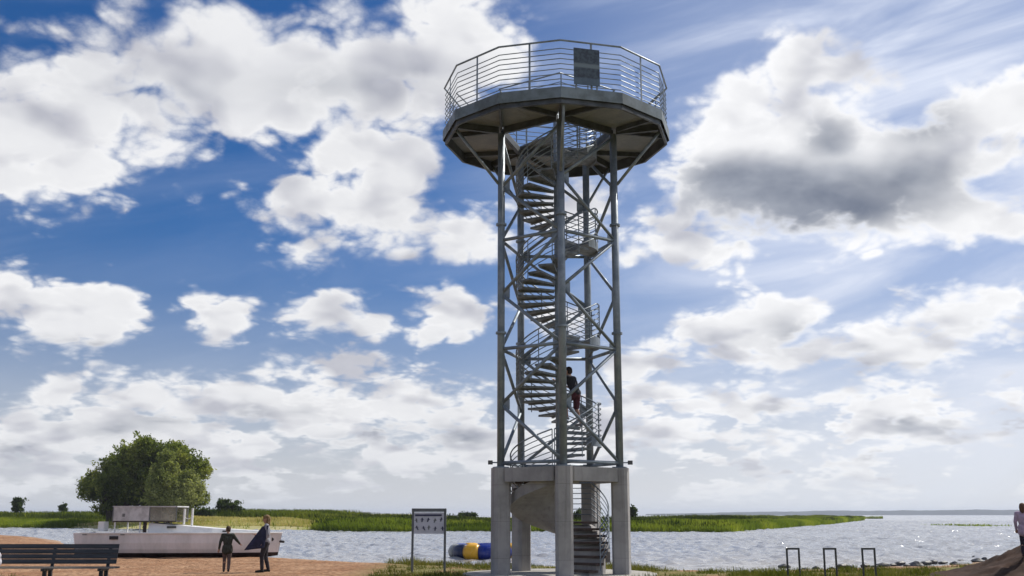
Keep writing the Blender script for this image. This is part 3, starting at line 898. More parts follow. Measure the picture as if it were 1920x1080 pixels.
hull = MB().add(*sub(hv, side + [tuple(range(11, -1, -1))])).build('hull', M['hull'], boat)
MB().add(*sub(hv, bott)).build('hull_bottom', M['antifoul'], boat)
# deck with a raised toe rail
dk = [(i / (st_n - 1)) for i in range(st_n)]
dpoly = [(f * BL + .02, -half_beam(f) + .0) for f in dk] + [(f * BL + .02, half_beam(f)) for f in reversed(dk)]
MB().prism([(x, y * .985) for x, y in dpoly], SHEER - .06, SHEER - .005).build('deck', M['boat_white'], boat)
for s_ in (-1, 1):
    MB().path([(f * BL + (.16 * SHEER if f == 1 else 0), s_ * (half_beam(f) + .008), SHEER + .02) for f in dk], .035, 6).build('rub_rail', M['boat_white'], boat)
# coach roof sloping down towards the bow
cx0, cx1 = bxp(287), bxp(500)
top0, top1 = bz(980), bz(996)
cv = []
for x, w0, w1, zt in ((cx0, .80, .70, top0), (cx0 + .55 * (cx1 - cx0), .78, .66, top0 * .35 + top1 * .65), (cx1, .36, .30, top1)):
    cv += [(x, -w0, SHEER - .01), (x, -w1, zt), (x, w1, zt), (x, w0, SHEER - .01)]
cf = [(0, 1, 2, 3)[::-1], (8, 9, 10, 11)]
for k in range(2):
    for j in range(3):
        cf.append((4 * k + j, 4 * k + j + 1, 4 * k + 4 + j + 1, 4 * k + 4 + j))
cabin = MB().add(cv, cf).build('cabin', M['boat_white'], boat)
wz = bz(988)
MB().box((bxp(330), -.775, wz), (.36, .05, .085), R(-1)).build('window', M['glass'], cabin)
MB().box((bxp(430), -.655, bz(995.5)), (.30, .2, .05), R(8)).build('window', M['glass'], cabin)
MB().box((bxp(231), -half_beam(.2) - .012, bz(1007.3)), (.34, .05, .13)).build('hull_port', M['black'], hull)
for px in (178, 247, 265, 290):
    MB().box((bxp(px), -half_beam(.22) - .02, bz(1001.5)), (.16, .05, .04)).build('fender_cleat', M['sign_grey'], hull)
# canopy over the cockpit: grey canvas side, clear vinyl further forward
qx0, qx1, qm = bxp(222), bxp(338), bxp(289)
qz0, qz1 = bz(976.5), bz(951)
can = bpy.data.objects.new('canopy', None); COL.objects.link(can); can.parent = boat
MB().box(((qx0 + qx1) / 2, 0, qz1 + .02), (qx1 - qx0 + .06, 1.70, .045)).build('canopy_roof', M['canvas'], can)
MB().box(((qx0 + qx1) / 2, 0, qz0 - .02), (qx1 - qx0 + .04, 1.66, .05)).build('canopy_sill', M['rust_dark'], can)
for y in (-.82, .82):
    MB().box(((qx0 + qm) / 2, y, (qz0 + qz1) / 2), (qm - qx0 - .01, .03, qz1 - qz0 - .012)).build('canvas_panel', M['canvas'], can)
    MB().box(((qx1 + qm) / 2, y, (qz0 + qz1) / 2), (qx1 - qm - .01, .012, qz1 - qz0 - .012)).build('vinyl_panel', M['vinyl'], can)
for x in (qx0, qm, qx1):
    for y in (-.835, .835):
        MB().tube((x, y, qz0 - .03), (x, y, qz1 + .03), .022, n=6).build('canopy_frame', M['sign_grey'], can)
MB().box((qx0 + .42, -.84, qz0 + .22), (.10, .012, .12)).build('canvas_patch', M['sign_grey'], can)
for px, w, m_ in ((281, .13, 'rust_dark'), (272, .04, 'boat_white'), (226, .04, 'boat_white')):
    for y in (-.78, .78):
        MB().box((bxp(px), y, (SHEER + qz0 - .045) / 2 - .003), (w, .06, qz0 - .045 - SHEER)).build('canopy_post', M[m_], can)
for px, y0, y1 in ((346, 954, 983), (361, 953, 986)):
    MB().tube((bxp(px), -.3, bz(y1)), (bxp(px), -.3, bz(y0)), .045, n=8).build('stanchion', M['boat_white'], boat)
MB().path([(bxp(346), -.3, bz(970)), (bxp(354), -.3, bz(973)), (bxp(361), -.3, bz(970))], .015, 6).build('stanchion_line', M['boat_white'], boat)
MB().box((bxp(198), -.35, bz(987)), (.26, .5, bz(978) - bz(996)), 0, .03).build('stern_locker', M['boat_white'], boat)
rud = MB().box((-.40, 0, .42), (.22, .07, .75), 0, .02).build('rudder', M['rust_dark'], boat)
MB().tube((-.42, 0, .80), (.25, 0, .98), .025, n=6).build('tiller', M['rust_dark'], rud)
bow_x = BL - .02
MB().tube((bow_x - .18, -.14, .70), (bow_x - .20, -.22, .70), .075, n=10).build('bow_roller', M['black'], boat)
MB().tube((bow_x + .05, 0, .62), (bow_x + .28, -.05, .60), .05, n=8).build('anchor_stock', M['black'], boat)

# ------------------------------------------------------------------ slatted bench at the left
bq = on_level(215, 1063, .45)
BENCH_Y = bq.y
bench = thing('park_bench', 'long dark slatted bench with a paler seat at the bottom left', 'bench', (bq.x - 1.70, BENCH_Y, 0))
HL = 1.70
zt = at(100, 1020, BENCH_Y + .42).z
zs = np.linspace(.50, zt, 5)
for i in range(4):
    s_ = MB().box((0, 0, 0), (2 * HL - .12, .03, (zs[1] - zs[0]) - .009), 0, .004).build('back_slat', M['slat_dark'], bench)
    s_.location = (-.05, .40 + .035 * i, (zs[i] + zs[i + 1]) / 2); s_.rotation_euler = (R(-14), 0, 0)
for i in range(4):
    MB().box((0, .0 + .105 * i - .02, .43), (2 * HL, .095, .035), 0, .004).build('seat_slat', M['slat_light'] if i < 1 else M['slat_dark'], bench)
gz = float(ground_z(np.array(bq.x), np.array(BENCH_Y)))
for px in (190, 84, -22):
    lx = at(px, 1060, BENCH_Y).x - bench.location.x
    lg = MB()
    lg.box((lx, .13, .385), (.08, .50, .05)).box((lx, .02, .18), (.08, .07, .40)).box((lx, .34, .18), (.08, .07, .40)).box((lx, .16, -.0), (.10, .52, .05))
    lg.build('leg', M['black'], bench)
    bk = MB().box((0, 0, 0), (.07, .045, .60)).build('back_support', M['black'], bench)
    bk.location = (lx, .47, .66); bk.rotation_euler = (R(-14), 0, 0)

bagx = at(-3, 1045, BENCH_Y + .2)
bag = thing('white_bag', 'white bag with a looped handle on the left end of the bench', 'bag', (bagx.x - .0, BENCH_Y + .10, .4475))
bm_ = bmesh.new(); bmesh.ops.create_icosphere(bm_, subdivisions=3, radius=1)
for v in bm_.verts:
    n_ = .10 * math.sin(7 * v.co.x + 3 * v.co.z) * math.cos(5 * v.co.y)
    v.co = Vector((v.co.x * (.13 + .04 * n_), v.co.y * .09, .10 + max(v.co.z, -.75) * .13 * (1 + n_)))
zmin = min(v.co.z for v in bm_.verts)
for v in bm_.verts: v.co.z -= zmin
me = bpy.data.meshes.new('bag_body'); bm_.to_mesh(me); bm_.free(); me.materials.append(M['white_cloth'])
for p in me.polygons: p.use_smooth = True
link('bag_body', me, bag)
MB().path([(-.02 + .115 * math.cos(t), -.01, .22 + .125 * math.sin(t)) for t in np.linspace(-.6, math.pi + .6, 18)], .028, 8).build('bag_handle', M['white_cloth'], bag, True)

# ------------------------------------------------------------------ information board on two posts
SD = 31.6
sl, sr = at(772.5, 1070, SD), at(833.5, 1070, SD)
sw = sr.x - sl.x
sign = thing('information_board', 'white notice board with rows of dark pictograms on two thin grey posts', 'sign', ((sl.x + sr.x) / 2, SD, 0))
ztop = at(800, 954, SD).z; zhead = at(800, 960.5, SD).z; zb0 = at(800, 1001, SD).z
gz_ = float(ground_z(np.array(sign.location.x), np.array(SD)))
for s_ in (-1, 1):
    MB().box((s_ * sw / 2, 0, (ztop + gz_ - .1) / 2), (.065, .065, ztop - gz_ + .1), 0, .008).build('post', M['sign_grey'], sign)
MB().box((0, -.01, (ztop + zhead) / 2 + .01), (sw + .07, .10, ztop - zhead)).build('header', M['sign_grey'], sign)
M['board'] = material('board_white', (0.60, 0.60, 0.68), .5, 0, .10, 5)
M['ink'] = material('ink_blue', (0.05, 0.05, 0.11), .6, 0, .2, 12)
board = MB().box((0, -.02, (zhead + zb0) / 2), (sw - .068, .03, zhead - zb0 - .006)).build('board', M['board'], sign)
MB().box((-.02, -.0385, zhead - .085), (sw - .16, .005, .055)).build('printed_band', M['ink'], board)
# two rows of small pictograms: a round head and a slanted figure
for row, z in ((0, zb0 + .36), (1, zb0 + .13)):
    for k in range(5):
        x = -.36 + .18 * k + (.02 if row else 0)
        mb = MB()
        hx, hz2 = x + random.uniform(-.02, .02), z + random.uniform(.02, .06)
        mb.tube((hx, -.0365, hz2 + .03), (hx, -.0405, hz2 + .03), .024, n=8)
        a = random.uniform(-.9, .9)
        dx, dz_ = .05 * math.sin(a), -.065
        mb.add([(hx - .018, -.0395, hz2), (hx + .022, -.0395, hz2), (hx + dx + .026, -.0395, hz2 + dz_), (hx + dx - .014, -.0395, hz2 + dz_)], [(3, 2, 1, 0)])
        mb.add([(hx - .05, -.0396, hz2 - .012), (hx + .05, -.0396, hz2 - .004), (hx + .05, -.0396, hz2 + .014), (hx - .05, -.0396, hz2 + .004)], [(0, 1, 2, 3)])
        mb.build('pictogram', M['ink'] if (k + row) % 3 else M['sign_grey'], board)

# ------------------------------------------------------------------ floating trampoline ring
tp = on_level(911, 1049, WATER)
ring_r, tube_r = 1.40, .345
ring = thing('inflatable_ring', 'round blue and yellow inflatable trampoline floating near the shore', 'inflatable', (tp.x, tp.y + 1.7, WATER - .06), 0)
SEGS = [(-62, -37, 'pvc_navy'), (-37, -12, 'pvc_yellow'), (-12, 42, 'pvc_blue'), (42, 67, 'pvc_yellow'), (67, 120, 'pvc_blue'), (120, 145, 'pvc_yellow'), (145, 200, 'pvc_blue'), (200, 225, 'pvc_yellow'), (225, 262, 'pvc_blue'), (262, 298, 'pvc_grey')]
for a0, a1, mk in SEGS:
    m_ = max(3, int((a1 - a0) / 5)); vv, ff = [], []
    for i in range(m_ + 1):
        f = i / m_
        t = R(a0 + .4 + (a1 - a0 - .8) * f)
        bulge = tube_r * (1 - .10 * (abs(2 * f - 1) ** 4) * 1.0) * (1.04 if mk == 'pvc_yellow' else 1)
        for j in range(14):
            p = 2 * math.pi * j / 14
            r_ = ring_r + bulge * math.cos(p)
            vv.append((r_ * math.sin(t), -r_ * math.cos(t), tube_r + bulge * math.sin(p)))
    for i in range(m_):
        for j in range(14):
            ff.append((i * 14 + j, i * 14 + (j + 1) % 14, (i + 1) * 14 + (j + 1) % 14, (i + 1) * 14 + j))
    ff += [tuple(range(13, -1, -1)), tuple(range(m_ * 14, m_ * 14 + 14))]
    MB().add(vv, ff).build('tube_segment', M[mk], ring, True)
MB().tube((0, 0, .40), (0, 0, .42), 1.02, n=32).build('jumping_mat', M['black'], ring)
for k in range(16):
    t = 2 * math.pi * k / 16
    MB().tube((1.0 * math.cos(t), 1.0 * math.sin(t), .41), (1.14 * math.cos(t), 1.14 * math.sin(t), .46), .018, n=5).build('spring_strap', M['pvc_grey'], ring)

# ------------------------------------------------------------------ three bicycle racks
RD = 28.6
for i, (pa_, pb_, lab) in enumerate(((1475.5, 1498, 'leftmost of the three dark tubular hoops on the shore'), (1545, 1567, 'middle one of the three dark tubular hoops on the shore'), (1617, 1640, 'rightmost of the three dark tubular hoops on the shore'))):
    a_, b_ = at(pa_, 1040, RD), at(pb_, 1040, RD)
    zt = at(pa_, 1029, RD).z
    w = b_.x - a_.x
    rk = thing('bicycle_rack', lab, 'bike rack', ((a_.x + b_.x) / 2, RD, 0), 0, 'dark tubular hoops on the shore')
    for s_ in (-1, 1):
        MB().box((s_ * w / 2, 0, zt / 2 - .08), (.046, .046, zt + .16), 0, .008).build('upright', M['rack'], rk)
        MB().box((s_ * w / 2, 0, .015), (.13, .13, .012)).build('foot_plate', M['rack'], rk)
    MB().box((0, 0, zt + .0), (w + .046, .048, .048), 0, .006).build('top_bar', M['rack'], rk)

# ------------------------------------------------------------------ stones along the right-hand shore
STONES = [(1470, 1066, 10), (1530, 1068, 7), (1578, 1067, 12), (1594, 1069, 8), (1622, 1069, 9), (1655, 1068, 11), (1672, 1066, 9), (1687, 1061, 9), (1718, 1064, 13), (1735, 1060, 10), (1750, 1058, 9), (1767, 1059, 8), (1790, 1061, 9), (1801, 1057, 10), (1833, 1057, 10), (1846, 1052, 7), (1826, 1046, 4), (1797, 1044, 4), (1868, 1051, 7), (1742, 1043, 3), (1700, 1066, 6), (1560, 1069, 6), (1640, 1070, 6), (1510, 1071, 7), (1415, 1077, 7), (1445, 1075, 6)]
for i, (px, py, s_) in enumerate(STONES):
    p = on_level(px, py, WATER - .02)
    r_ = s_ / 2 / FPX * p.y * 1.7
    bm_ = bmesh.new(); bmesh.ops.create_icosphere(bm_, subdivisions=2, radius=1)
    sx_, sy_, sz_ = r_ * random.uniform(1.0, 1.4), r_ * random.uniform(.8, 1.2), r_ * random.uniform(.6, .85)
    q = random.uniform(0, 9)
    for v in bm_.verts:
        n_ = 1 + .20 * math.sin(2.3 * v.co.x + q) * math.cos(2.9 * v.co.y + q) + .14 * math.sin(4.1 * v.co.z + 2 * q)
        v.co = Vector((v.co.x * sx_ * n_, v.co.y * sy_ * n_, v.co.z * sz_ * n_))
    me = bpy.data.meshes.new('shore_stone'); bm_.to_mesh(me); bm_.free(); me.materials.append(M['stone'])
    o = link('shore_stone', me)
    zz = max(WATER, float(ground_z(np.array(p.x), np.array(p.y))))
    o.location = (p.x, p.y, zz + sz_ * .25)
    if i == 0:
        tag(o, 'greyish stone beside the foot of the leftmost tubular hoop', 'stone', 'dark stones along the shore')
    elif i in (16, 17, 19):
        tag(o, 'small dark stone out in the water, %s of three from the earth mound' % {16: 'nearest', 17: 'middle', 19: 'farthest'}[i], 'stone', 'dark stones along the shore')
    else:
        rank = sum(1 for q_ in STONES[1:] if q_[2] > 4 and q_[0] > px)
        nth = ('first', 'second', 'third', 'fourth', 'fifth', 'sixth', 'seventh', 'eighth', 'ninth', 'tenth', 'eleventh', 'twelfth', 'thirteenth', 'fourteenth', 'fifteenth', 'sixteenth', 'seventeenth', 'eighteenth', 'nineteenth', 'twentieth', 'twenty-first', 'twenty-second', 'twenty-third')[rank]
        tag(o, 'dark wet shore stone, %s in line counting left from the earth mound' % nth, 'stone', 'dark stones along the shore')

# ------------------------------------------------------------------ people
def skin(name, col, rough=.6):
    return material(name, col, rough, 0, .10, 12)
M['skin'] = skin('skin', (0.42, 0.24, 0.17))
M['eye'] = skin('eye', (0.02, 0.015, 0.012), .3)
CLOTH = {}
def cloth(col):
    k = 'cloth_%d_%d_%d' % tuple(int(c * 255) for c in col)
    if k not in CLOTH: CLOTH[k] = material(k, col, .9, 0, .22, 7, .35, 24)
    return CLOTH[k]

def capsule(mb, p0, r0, p1, r1, n=12):
    p0, p1 = Vector(p0), Vector(p1)
    d = p1 - p0
    q = d.to_track_quat('Z', 'Y') if d.length > 1e-5 else Matrix.Identity(3).to_quaternion()
    L = d.length
    prof = [(r0 * math.sin(t), -r0 * math.cos(t)) for t in np.linspace(.25, math.pi / 2, 4)] + [(r1 * math.cos(t), L + r1 * math.sin(t)) for t in np.linspace(0, math.pi / 2 - .25, 4)]
    pts = [p0 + q @ Vector((0, 0, -r0))]
    for r_, z in prof:
        for i in range(n):
            a = 2 * math.pi * i / n
            pts.append(p0 + q @ Vector((r_ * math.cos(a), r_ * math.sin(a), z)))
    pts.append(p0 + q @ Vector((0, 0, L + r1)))
    m_ = len(prof)
    fs_ = [(0, 1 + (i + 1) % n, 1 + i) for i in range(n)]
    for k in range(m_ - 1):
        for i in range(n):
            fs_.append((1 + k * n + i, 1 + k * n + (i + 1) % n, 1 + (k + 1) * n + (i + 1) % n, 1 + (k + 1) * n + i))
    e = 1 + m_ * n
    fs_ += [(e, 1 + (m_ - 1) * n + i, 1 + (m_ - 1) * n + (i + 1) % n) for i in range(n)]
    mb.add(pts, fs_)

def fuse(name, chain, mat, parent, voxel=.011, smooth=3):
    """tapered limbs fused into one continuous surface"""
    mb = MB()
    for c in chain: capsule(mb, *c)
    o = mb.build(name, mat, parent)
    r = o.modifiers.new('fuse', 'REMESH'); r.mode = 'VOXEL'; r.voxel_size = voxel; r.use_smooth_shade = True
    s = o.modifiers.new('soften', 'SMOOTH'); s.factor = .5; s.iterations = smooth
    return o

def V(*a): return Vector(a)

def hand(ch, w, e, curl=.35, side=1):
    """palm, four fingers of unequal length and a thumb leaving the side of the palm"""
    d = (w - e).normalized()
    u = d.cross(V(0, 0, 1))
    if u.length < .1: u = V(0, 1, 0) if abs(d.x) < .5 else V(0, 1, 0)
    u.normalize()
    b = u.cross(d).normalized()
    k = w + d * .085
    ch.append((w, .024, k, .028))
    ch.append((w + u * .015, .02, k + u * .02, .018)); ch.append((w - u * .015, .02, k - u * .02, .018))
    for i, (off, ln) in enumerate(((-.033, .062), (-.011, .080), (.011, .088), (.033, .078))):
        r_ = k + u * off
        m_ = r_ + d * ln * .5 + b * ln * curl * .25
        t_ = m_ + d * ln * .4 + b * ln * curl * .6
        ch.append((r_, .0098, m_, .0092)); ch.append((m_, .0092, t_, .0082))
    th0 = w + d * .03 + u * .03 * side
    th1 = th0 + u * .035 * side + d * .03
    ch.append((th0, .012, th1, .0105)); ch.append((th1, .0105, th1 + d * .03 + b * .008, .009))

def person(label, loc, rz, H, J, outfit, hair, group=None, curl=.35):
    """J: joint positions for a 1.70 m figure facing -Y, feet at z = 0"""
    root = thing('person', label, 'person', loc, rz, group)
    k = H / 1.70
    S = lambda c: [(Vector(p0) * k, r0 * k, Vector(p1) * k, r1 * k) for p0, r0, p1, r1 in c]
    pel, che, nek, hd = J['pelvis'], J['chest'], J['neck'], J['head']
    ch = []
    up = (nek - pel).normalized()
    across = (J['shL'] - J['shR']).normalized()
    torso = [(pel + across * .06, .115, pel - across * .06, .115), (pel, .125, pel.lerp(che, .5), .118), (pel.lerp(che, .45) + across * .04, .105, che + across * .06, .118), (pel.lerp(che, .45) - across * .04, .105, che - across * .06, .118),
             (che + across * .05, .11, J['shL'] - across * .03, .068), (che - across * .05, .11, J['shR'] + across * .03, .068), (J['shL'], .062, J['shR'], .062)]
    ch += torso
    ch += [(che + up * .08, .07, nek, .055), (nek, .05, hd - up * .04, .052)]
    face = J.get('face', V(0, -1, 0)).normalized()
    fs_ = face.cross(V(0, 0, 1)).normalized()
    ch += [(hd + V(0, 0, .025) - face * .012, .092, hd + V(0, 0, -.02), .078), (hd + V(0, 0, -.05) + face * .02, .058, hd + V(0, 0, -.085) + face * .035, .034)]
    ch += [(hd + face * .085 + V(0, 0, .01), .012, hd + face * .108 + V(0, 0, -.025), .015)]            # nose
    ch += [(hd + face * .083 + V(0, 0, -.058) - fs_ * .018, .009, hd + face * .083 + V(0, 0, -.058) + fs_ * .018, .009)]   # lips
    for s_ in (-1, 1):
        ch += [(hd + fs_ * .086 * s_ + V(0, 0, .012), .014, hd + fs_ * .084 * s_ + V(0, 0, -.03), .012)]
    arms, legs, fore = [], [], []
    for sd, n_ in ((1, 'L'), (-1, 'R')):
        sh_, el_, wr = J['sh' + n_], J['el' + n_], J['wr' + n_]
        arms += [(sh_, .056, el_, .042)]; fore += [(el_, .041, wr, .027)]
        hand(ch, wr, el_, curl, sd)
        hp, kn, an = J['hip' + n_], J['kn' + n_], J['an' + n_]
        legs += [(hp, .088, kn, .057), (kn, .056, kn.lerp(an, .35) + V(0, .012, 0), .056), (kn.lerp(an, .3), .055, an, .036)]
        ft = J.get('ft' + n_, V(0, -1, 0)).normalized()
        ch += [(an + V(0, 0, -.02), .036, an + ft * -.03 + V(0, 0, -.045), .033), (an + ft * .02 + V(0, 0, -.04), .034, an + ft * .16 + V(0, 0, -.052), .027)]
    ch += arms + fore + legs
    body = fuse('body', S(ch), M['skin'], root, .0115 * k, 2)
    for s_ in (-1, 1):
        e_ = (hd + face * .082 + fs_ * .032 * s_ + V(0, 0, .012)) * k
        mb = MB(); capsule(mb, e_ - fs_ * .003, .011 * k, e_ + fs_ * .003, .011 * k, 8); mb.build('eye', M['eye'], body, True)
    g = lambda c, dr: [(p0, r0 + dr, p1, r1 + dr) for p0, r0, p1, r1 in c]
    if 'top' in outfit:
        c = g(torso, .016) + g(arms, .016) + ([] if outfit.get('short_sleeves') else g(fore, .014))
        c += [(che + up * .06, .082, nek - up * .03, .066)]
        if 'hem' in outfit:
            c += [(pel + across * .05, .142, pel + V(0, 0, -outfit['hem']) + across * .06, .150), (pel - across * .05, .142, pel + V(0, 0, -outfit['hem']) - across * .06, .150)]
        fuse('jacket' if 'hem' in outfit else 'shirt', S(c), cloth(outfit['top']), root, .013 * k, 3)
    if 'legs' in outfit:
        c = []
        for n_ in 'LR':
            hp, kn, an = J['hip' + n_], J['kn' + n_], J['an' + n_]
            if outfit.get('shorts'):
                c += [(hp, .108, hp.lerp(kn, .92), .088)]
            else:
                c += [(hp, .102, kn, .072), (kn, .070, an + V(0, 0, .03), .055)]
        c += [(pel + across * .06, .127, pel - across * .06, .127), (pel, .135, pel + V(0, 0, -.06), .128)]
        fuse('shorts' if outfit.get('shorts') else 'trousers', S(c), cloth(outfit['legs']), root, .013 * k, 3)
    for n_ in 'LR':
        an = J['an' + n_]; ft = J.get('ft' + n_, V(0, -1, 0)).normalized()
        fuse('shoe', S([(an + V(0, 0, -.02), .044, an - ft * .03 + V(0, 0, -.043), .040), (an + ft * .02 + V(0, 0, -.036), .042, an + ft * .17 + V(0, 0, -.048), .034)]), cloth(outfit['shoes']), root, .010 * k, 2)
    hc, hl = hair
    back = -face
    c = [(hd + V(0, 0, .045) + back * .018, .098, hd + back * .035 + V(0, 0, .0), .088), (hd + V(0, 0, .06) + face * .03, .070, hd + V(0, 0, .055) - face * .03, .08)]
    if hl > 0:
        c += [(hd + back * .06, .075, hd + back * .075 + V(0, 0, -hl), .050), (hd + back * .03 + fs_ * .06, .045, hd + back * .05 + fs_ * .055 + V(0, 0, -hl * .8), .032), (hd + back * .03 - fs_ * .06, .045, hd + back * .05 - fs_ * .055 + V(0, 0, -hl * .8), .032)]
    fuse('hair', S(c), cloth(hc), root, .011 * k, 1)
    return root

def joints(**kw):
    J = dict(pelvis=V(0, 0, .93), chest=V(0, -.01, 1.24), neck=V(0, 0, 1.43), head=V(0, -.02, 1.575),
             shL=V(.185, 0, 1.37), shR=V(-.185, 0, 1.37), elL=V(.24, .03, 1.10), elR=V(-.24, .03, 1.10), wrL=V(.25, -.06, .86), wrR=V(-.25, -.06, .86),
             hipL=V(.09, 0, .90), hipR=V(-.09, 0, .90), knL=V(.10, -.03, .49), knR=V(-.10, -.03, .49), anL=V(.10, .02, .085), anR=V(-.10, .02, .085))
    J.update(kw)
    return J

# child on the sand, seen from behind, walking along the boat with one arm out
p = on_level(424, 1073, 0.0)
Jc = joints(elL=V(.27, .04, 1.12), wrL=V(.30, -.02, .88), elR=V(-.33, .03, 1.18), wrR=V(-.45, -.10, 1.06), knL=V(.07, -.16, .52), anL=V(.07, -.22, .10), knR=V(-.08, .0, .50), anR=V(-.06, .16, .12), head=V(0, -.03, 1.58), face=V(.2, -1, -.1))
person('child in a dark jacket walking on the sand before the boat', (p.x, p.y, float(ground_z(np.array(p.x), np.array(p.y))) - .01), R(200), 1.33, Jc, dict(top=(.035, .04, .03), legs=(.12, .085, .075), shoes=(.03, .025, .022), hem=.12), ((.09, .06, .035), 0.0))

# adult beside the child with a dark blue towel over the arm
p = on_level(496, 1072, 0.0)
gzz = float(ground_z(np.array(p.x), np.array(p.y)))
Ja = joints(elL=V(.26, .05, 1.12), wrL=V(.24, -.06, .92), elR=V(-.24, -.06, 1.13), wrR=V(-.20, -.26, 1.12), knL=V(.09, -.10, .50), anL=V(.09, -.08, .085), knR=V(-.09, .0, .49), anR=V(-.09, .10, .095), face=V(0, -1, -.05))
adult = person('adult in a pale top and dark trousers on the sand carrying a blue towel', (p.x, p.y, gzz - .01), R(-78), 1.66, Ja, dict(top=(.27, .27, .31), legs=(.028, .026, .035), shoes=(.02, .018, .018)), ((.22, .14, .06), .16))

# the towel: a pleated cloth hanging from the near shoulder, blown out to the left
tv, tf = [], []
nu, nv = 14, 16
for i in range(nu):
    for j in range(nv):
        u_, w_ = i / (nu - 1), j / (nv - 1)
        x = .12 - .20 * u_ - w_ * (.10 + .40 * u_)
        z = 1.36 - .04 * u_ - w_ * (.66 + .02 * u_)
        y = -.24 - .03 * math.sin(u_ * 9 + w_ * 2) * (.3 + w_) - .05 * w_
        tv.append((x, y, z))
idx = lambda i, j: i * nv + j
for i in range(nu - 1):
    for j in range(nv - 1):
        tf.append((idx(i, j), idx(i + 1, j), idx(i + 1, j + 1), idx(i, j + 1)))
tw = MB().add(tv, tf).build('towel', cloth((.022, .026, .065)), None, True)
tw.location = (p.x, p.y, gzz)
so = tw.modifiers.new('thickness', 'SOLIDIFY'); so.thickness = .018
tag(tw, 'dark blue towel hanging from the shoulder of the adult on the sand', 'towel')

# man climbing the steel stair
th = R(56.5)
mz = 3.65 + 3 * 2.85 / 16
rad = .95
mp = (TX + rad * math.cos(th), TY + rad * math.sin(th))
Jm = joints(pelvis=V(0, .02, .93), chest=V(0, -.09, 1.22), neck=V(0, -.15, 1.40), head=V(0, -.20, 1.54), shL=V(.185, -.12, 1.34), shR=V(-.185, -.12, 1.34),
            elL=V(.24, -.28, 1.14), wrL=V(.22, -.48, 1.26), elR=V(-.27, -.20, 1.09), wrR=V(-.28, -.42, 1.16), hipL=V(.09, .02, .90), hipR=V(-.09, .02, .90),
            knL=V(.10, -.26, .63), anL=V(.10, -.20, .26), knR=V(-.10, -.02, .50), anR=V(-.10, .12, .085), face=V(0, -1, .12))
person('man in a dark shirt and maroon shorts climbing the spiral stair of the tower', (mp[0], mp[1], mz), R(150 + 90), 1.80, Jm, dict(top=(.025, .025, .035), short_sleeves=True, legs=(.10, .025, .04), shorts=True, shoes=(.35, .33, .33)), ((.035, .02, .018), 0.0))

# girl on the earth mound at the right edge
gx_, gy_ = at(1925, 1036, 28.0).x, 28.0
gz2 = float(mound_z(np.array(gx_), np.array(gy_)))
Jg = joints(elL=V(.25, .02, 1.12), wrL=V(.25, -.06, .88), elR=V(-.25, .02, 1.12), wrR=V(-.25, -.05, .88), face=V(0, -1, -.05))
person('girl in a lilac jacket and dark leggings on the earth mound at the right edge', (gx_, gy_, gz2 - .02), R(150), 1.33, Jg, dict(top=(.56, .42, .55), legs=(.03, .022, .04), shoes=(.06, .03, .035), hem=.16), ((.16, .08, .05), .16))

# ------------------------------------------------------------------ plants
def faces_mesh(name, V4, mat, parent=None):
    """quads from an (n, 4, 3) array"""
    n = len(V4)
    me = bpy.data.meshes.new(name)
    me.vertices.add(n * 4); me.vertices.foreach_set('co', V4.astype(np.float32).ravel())
    me.loops.add(n * 4); me.loops.foreach_set('vertex_index', np.arange(n * 4, dtype=np.int32))
    me.polygons.add(n); me.polygons.foreach_set('loop_start', np.arange(0, n * 4, 4, dtype=np.int32))
    me.update(calc_edges=True)
    me.materials.append(mat)
    return link(name, me, parent)

def rand_dir(n):
    v = rng.normal(size=(n, 3)); return v / np.linalg.norm(v, axis=1, keepdims=True)

def leaves(lobes, n, size, droop=0.0, clump=.9, per=14, boughs=0):
    """leaf quads gathered in clumps spread through the crown's lobes (centre, radii)"""
    vol = np.array([l[1][0] * l[1][1] * l[1][2] for l in lobes]) ** .8
    nc = n // per
    if boughs:                                   # break the lobes up into separate boughs with gaps between them
        bk = rng.choice(len(lobes), boughs, p=vol / vol.sum())
        LC = np.array([l[0] for l in lobes])[bk]; LR = np.array([l[1] for l in lobes])[bk]
        bu = rand_dir(boughs) * rng.uniform(.55, 1.0, (boughs, 1))
        BC = LC + bu * LR
        BR = LR.mean(axis=1, keepdims=True) * rng.uniform(.16, .34, (boughs, 1)) * np.array([1.15, 1.15, .85]) + .25
        bw = BR.prod(axis=1) ** .75
        pick = rng.choice(boughs, nc, p=bw / bw.sum())
        C, RA = BC[pick], BR[pick]
    else:
        pick = rng.choice(len(lobes), nc, p=vol / vol.sum())
        C = np.array([l[0] for l in lobes])[pick]; RA = np.array([l[1] for l in lobes])[pick]
    u = rand_dir(nc) * (rng.random((nc, 1)) ** .42)
    u *= 1 + .22 * rng.normal(size=(nc, 1)) * (np.linalg.norm(u, axis=1, keepdims=True) > .8)
    cc = C + u * RA
    c = np.repeat(cc, per, 0) + rng.normal(size=(nc * per, 3)) * clump * np.array([.42, .42, .30])
    c[:, 2] -= np.abs(rng.normal(size=nc * per)) * droop
    m = len(c)
    a = rand_dir(m); a[:, 2] -= droop * .8; a /= np.linalg.norm(a, axis=1, keepdims=True)
    b = np.cross(a, rand_dir(m)); b /= np.linalg.norm(b, axis=1, keepdims=True) + 1e-9
    s = size * rng.uniform(.6, 1.35, (m, 1))
    return np.stack([c - a * s, c + b * s * .42, c + a * s, c - b * s * .42], 1)

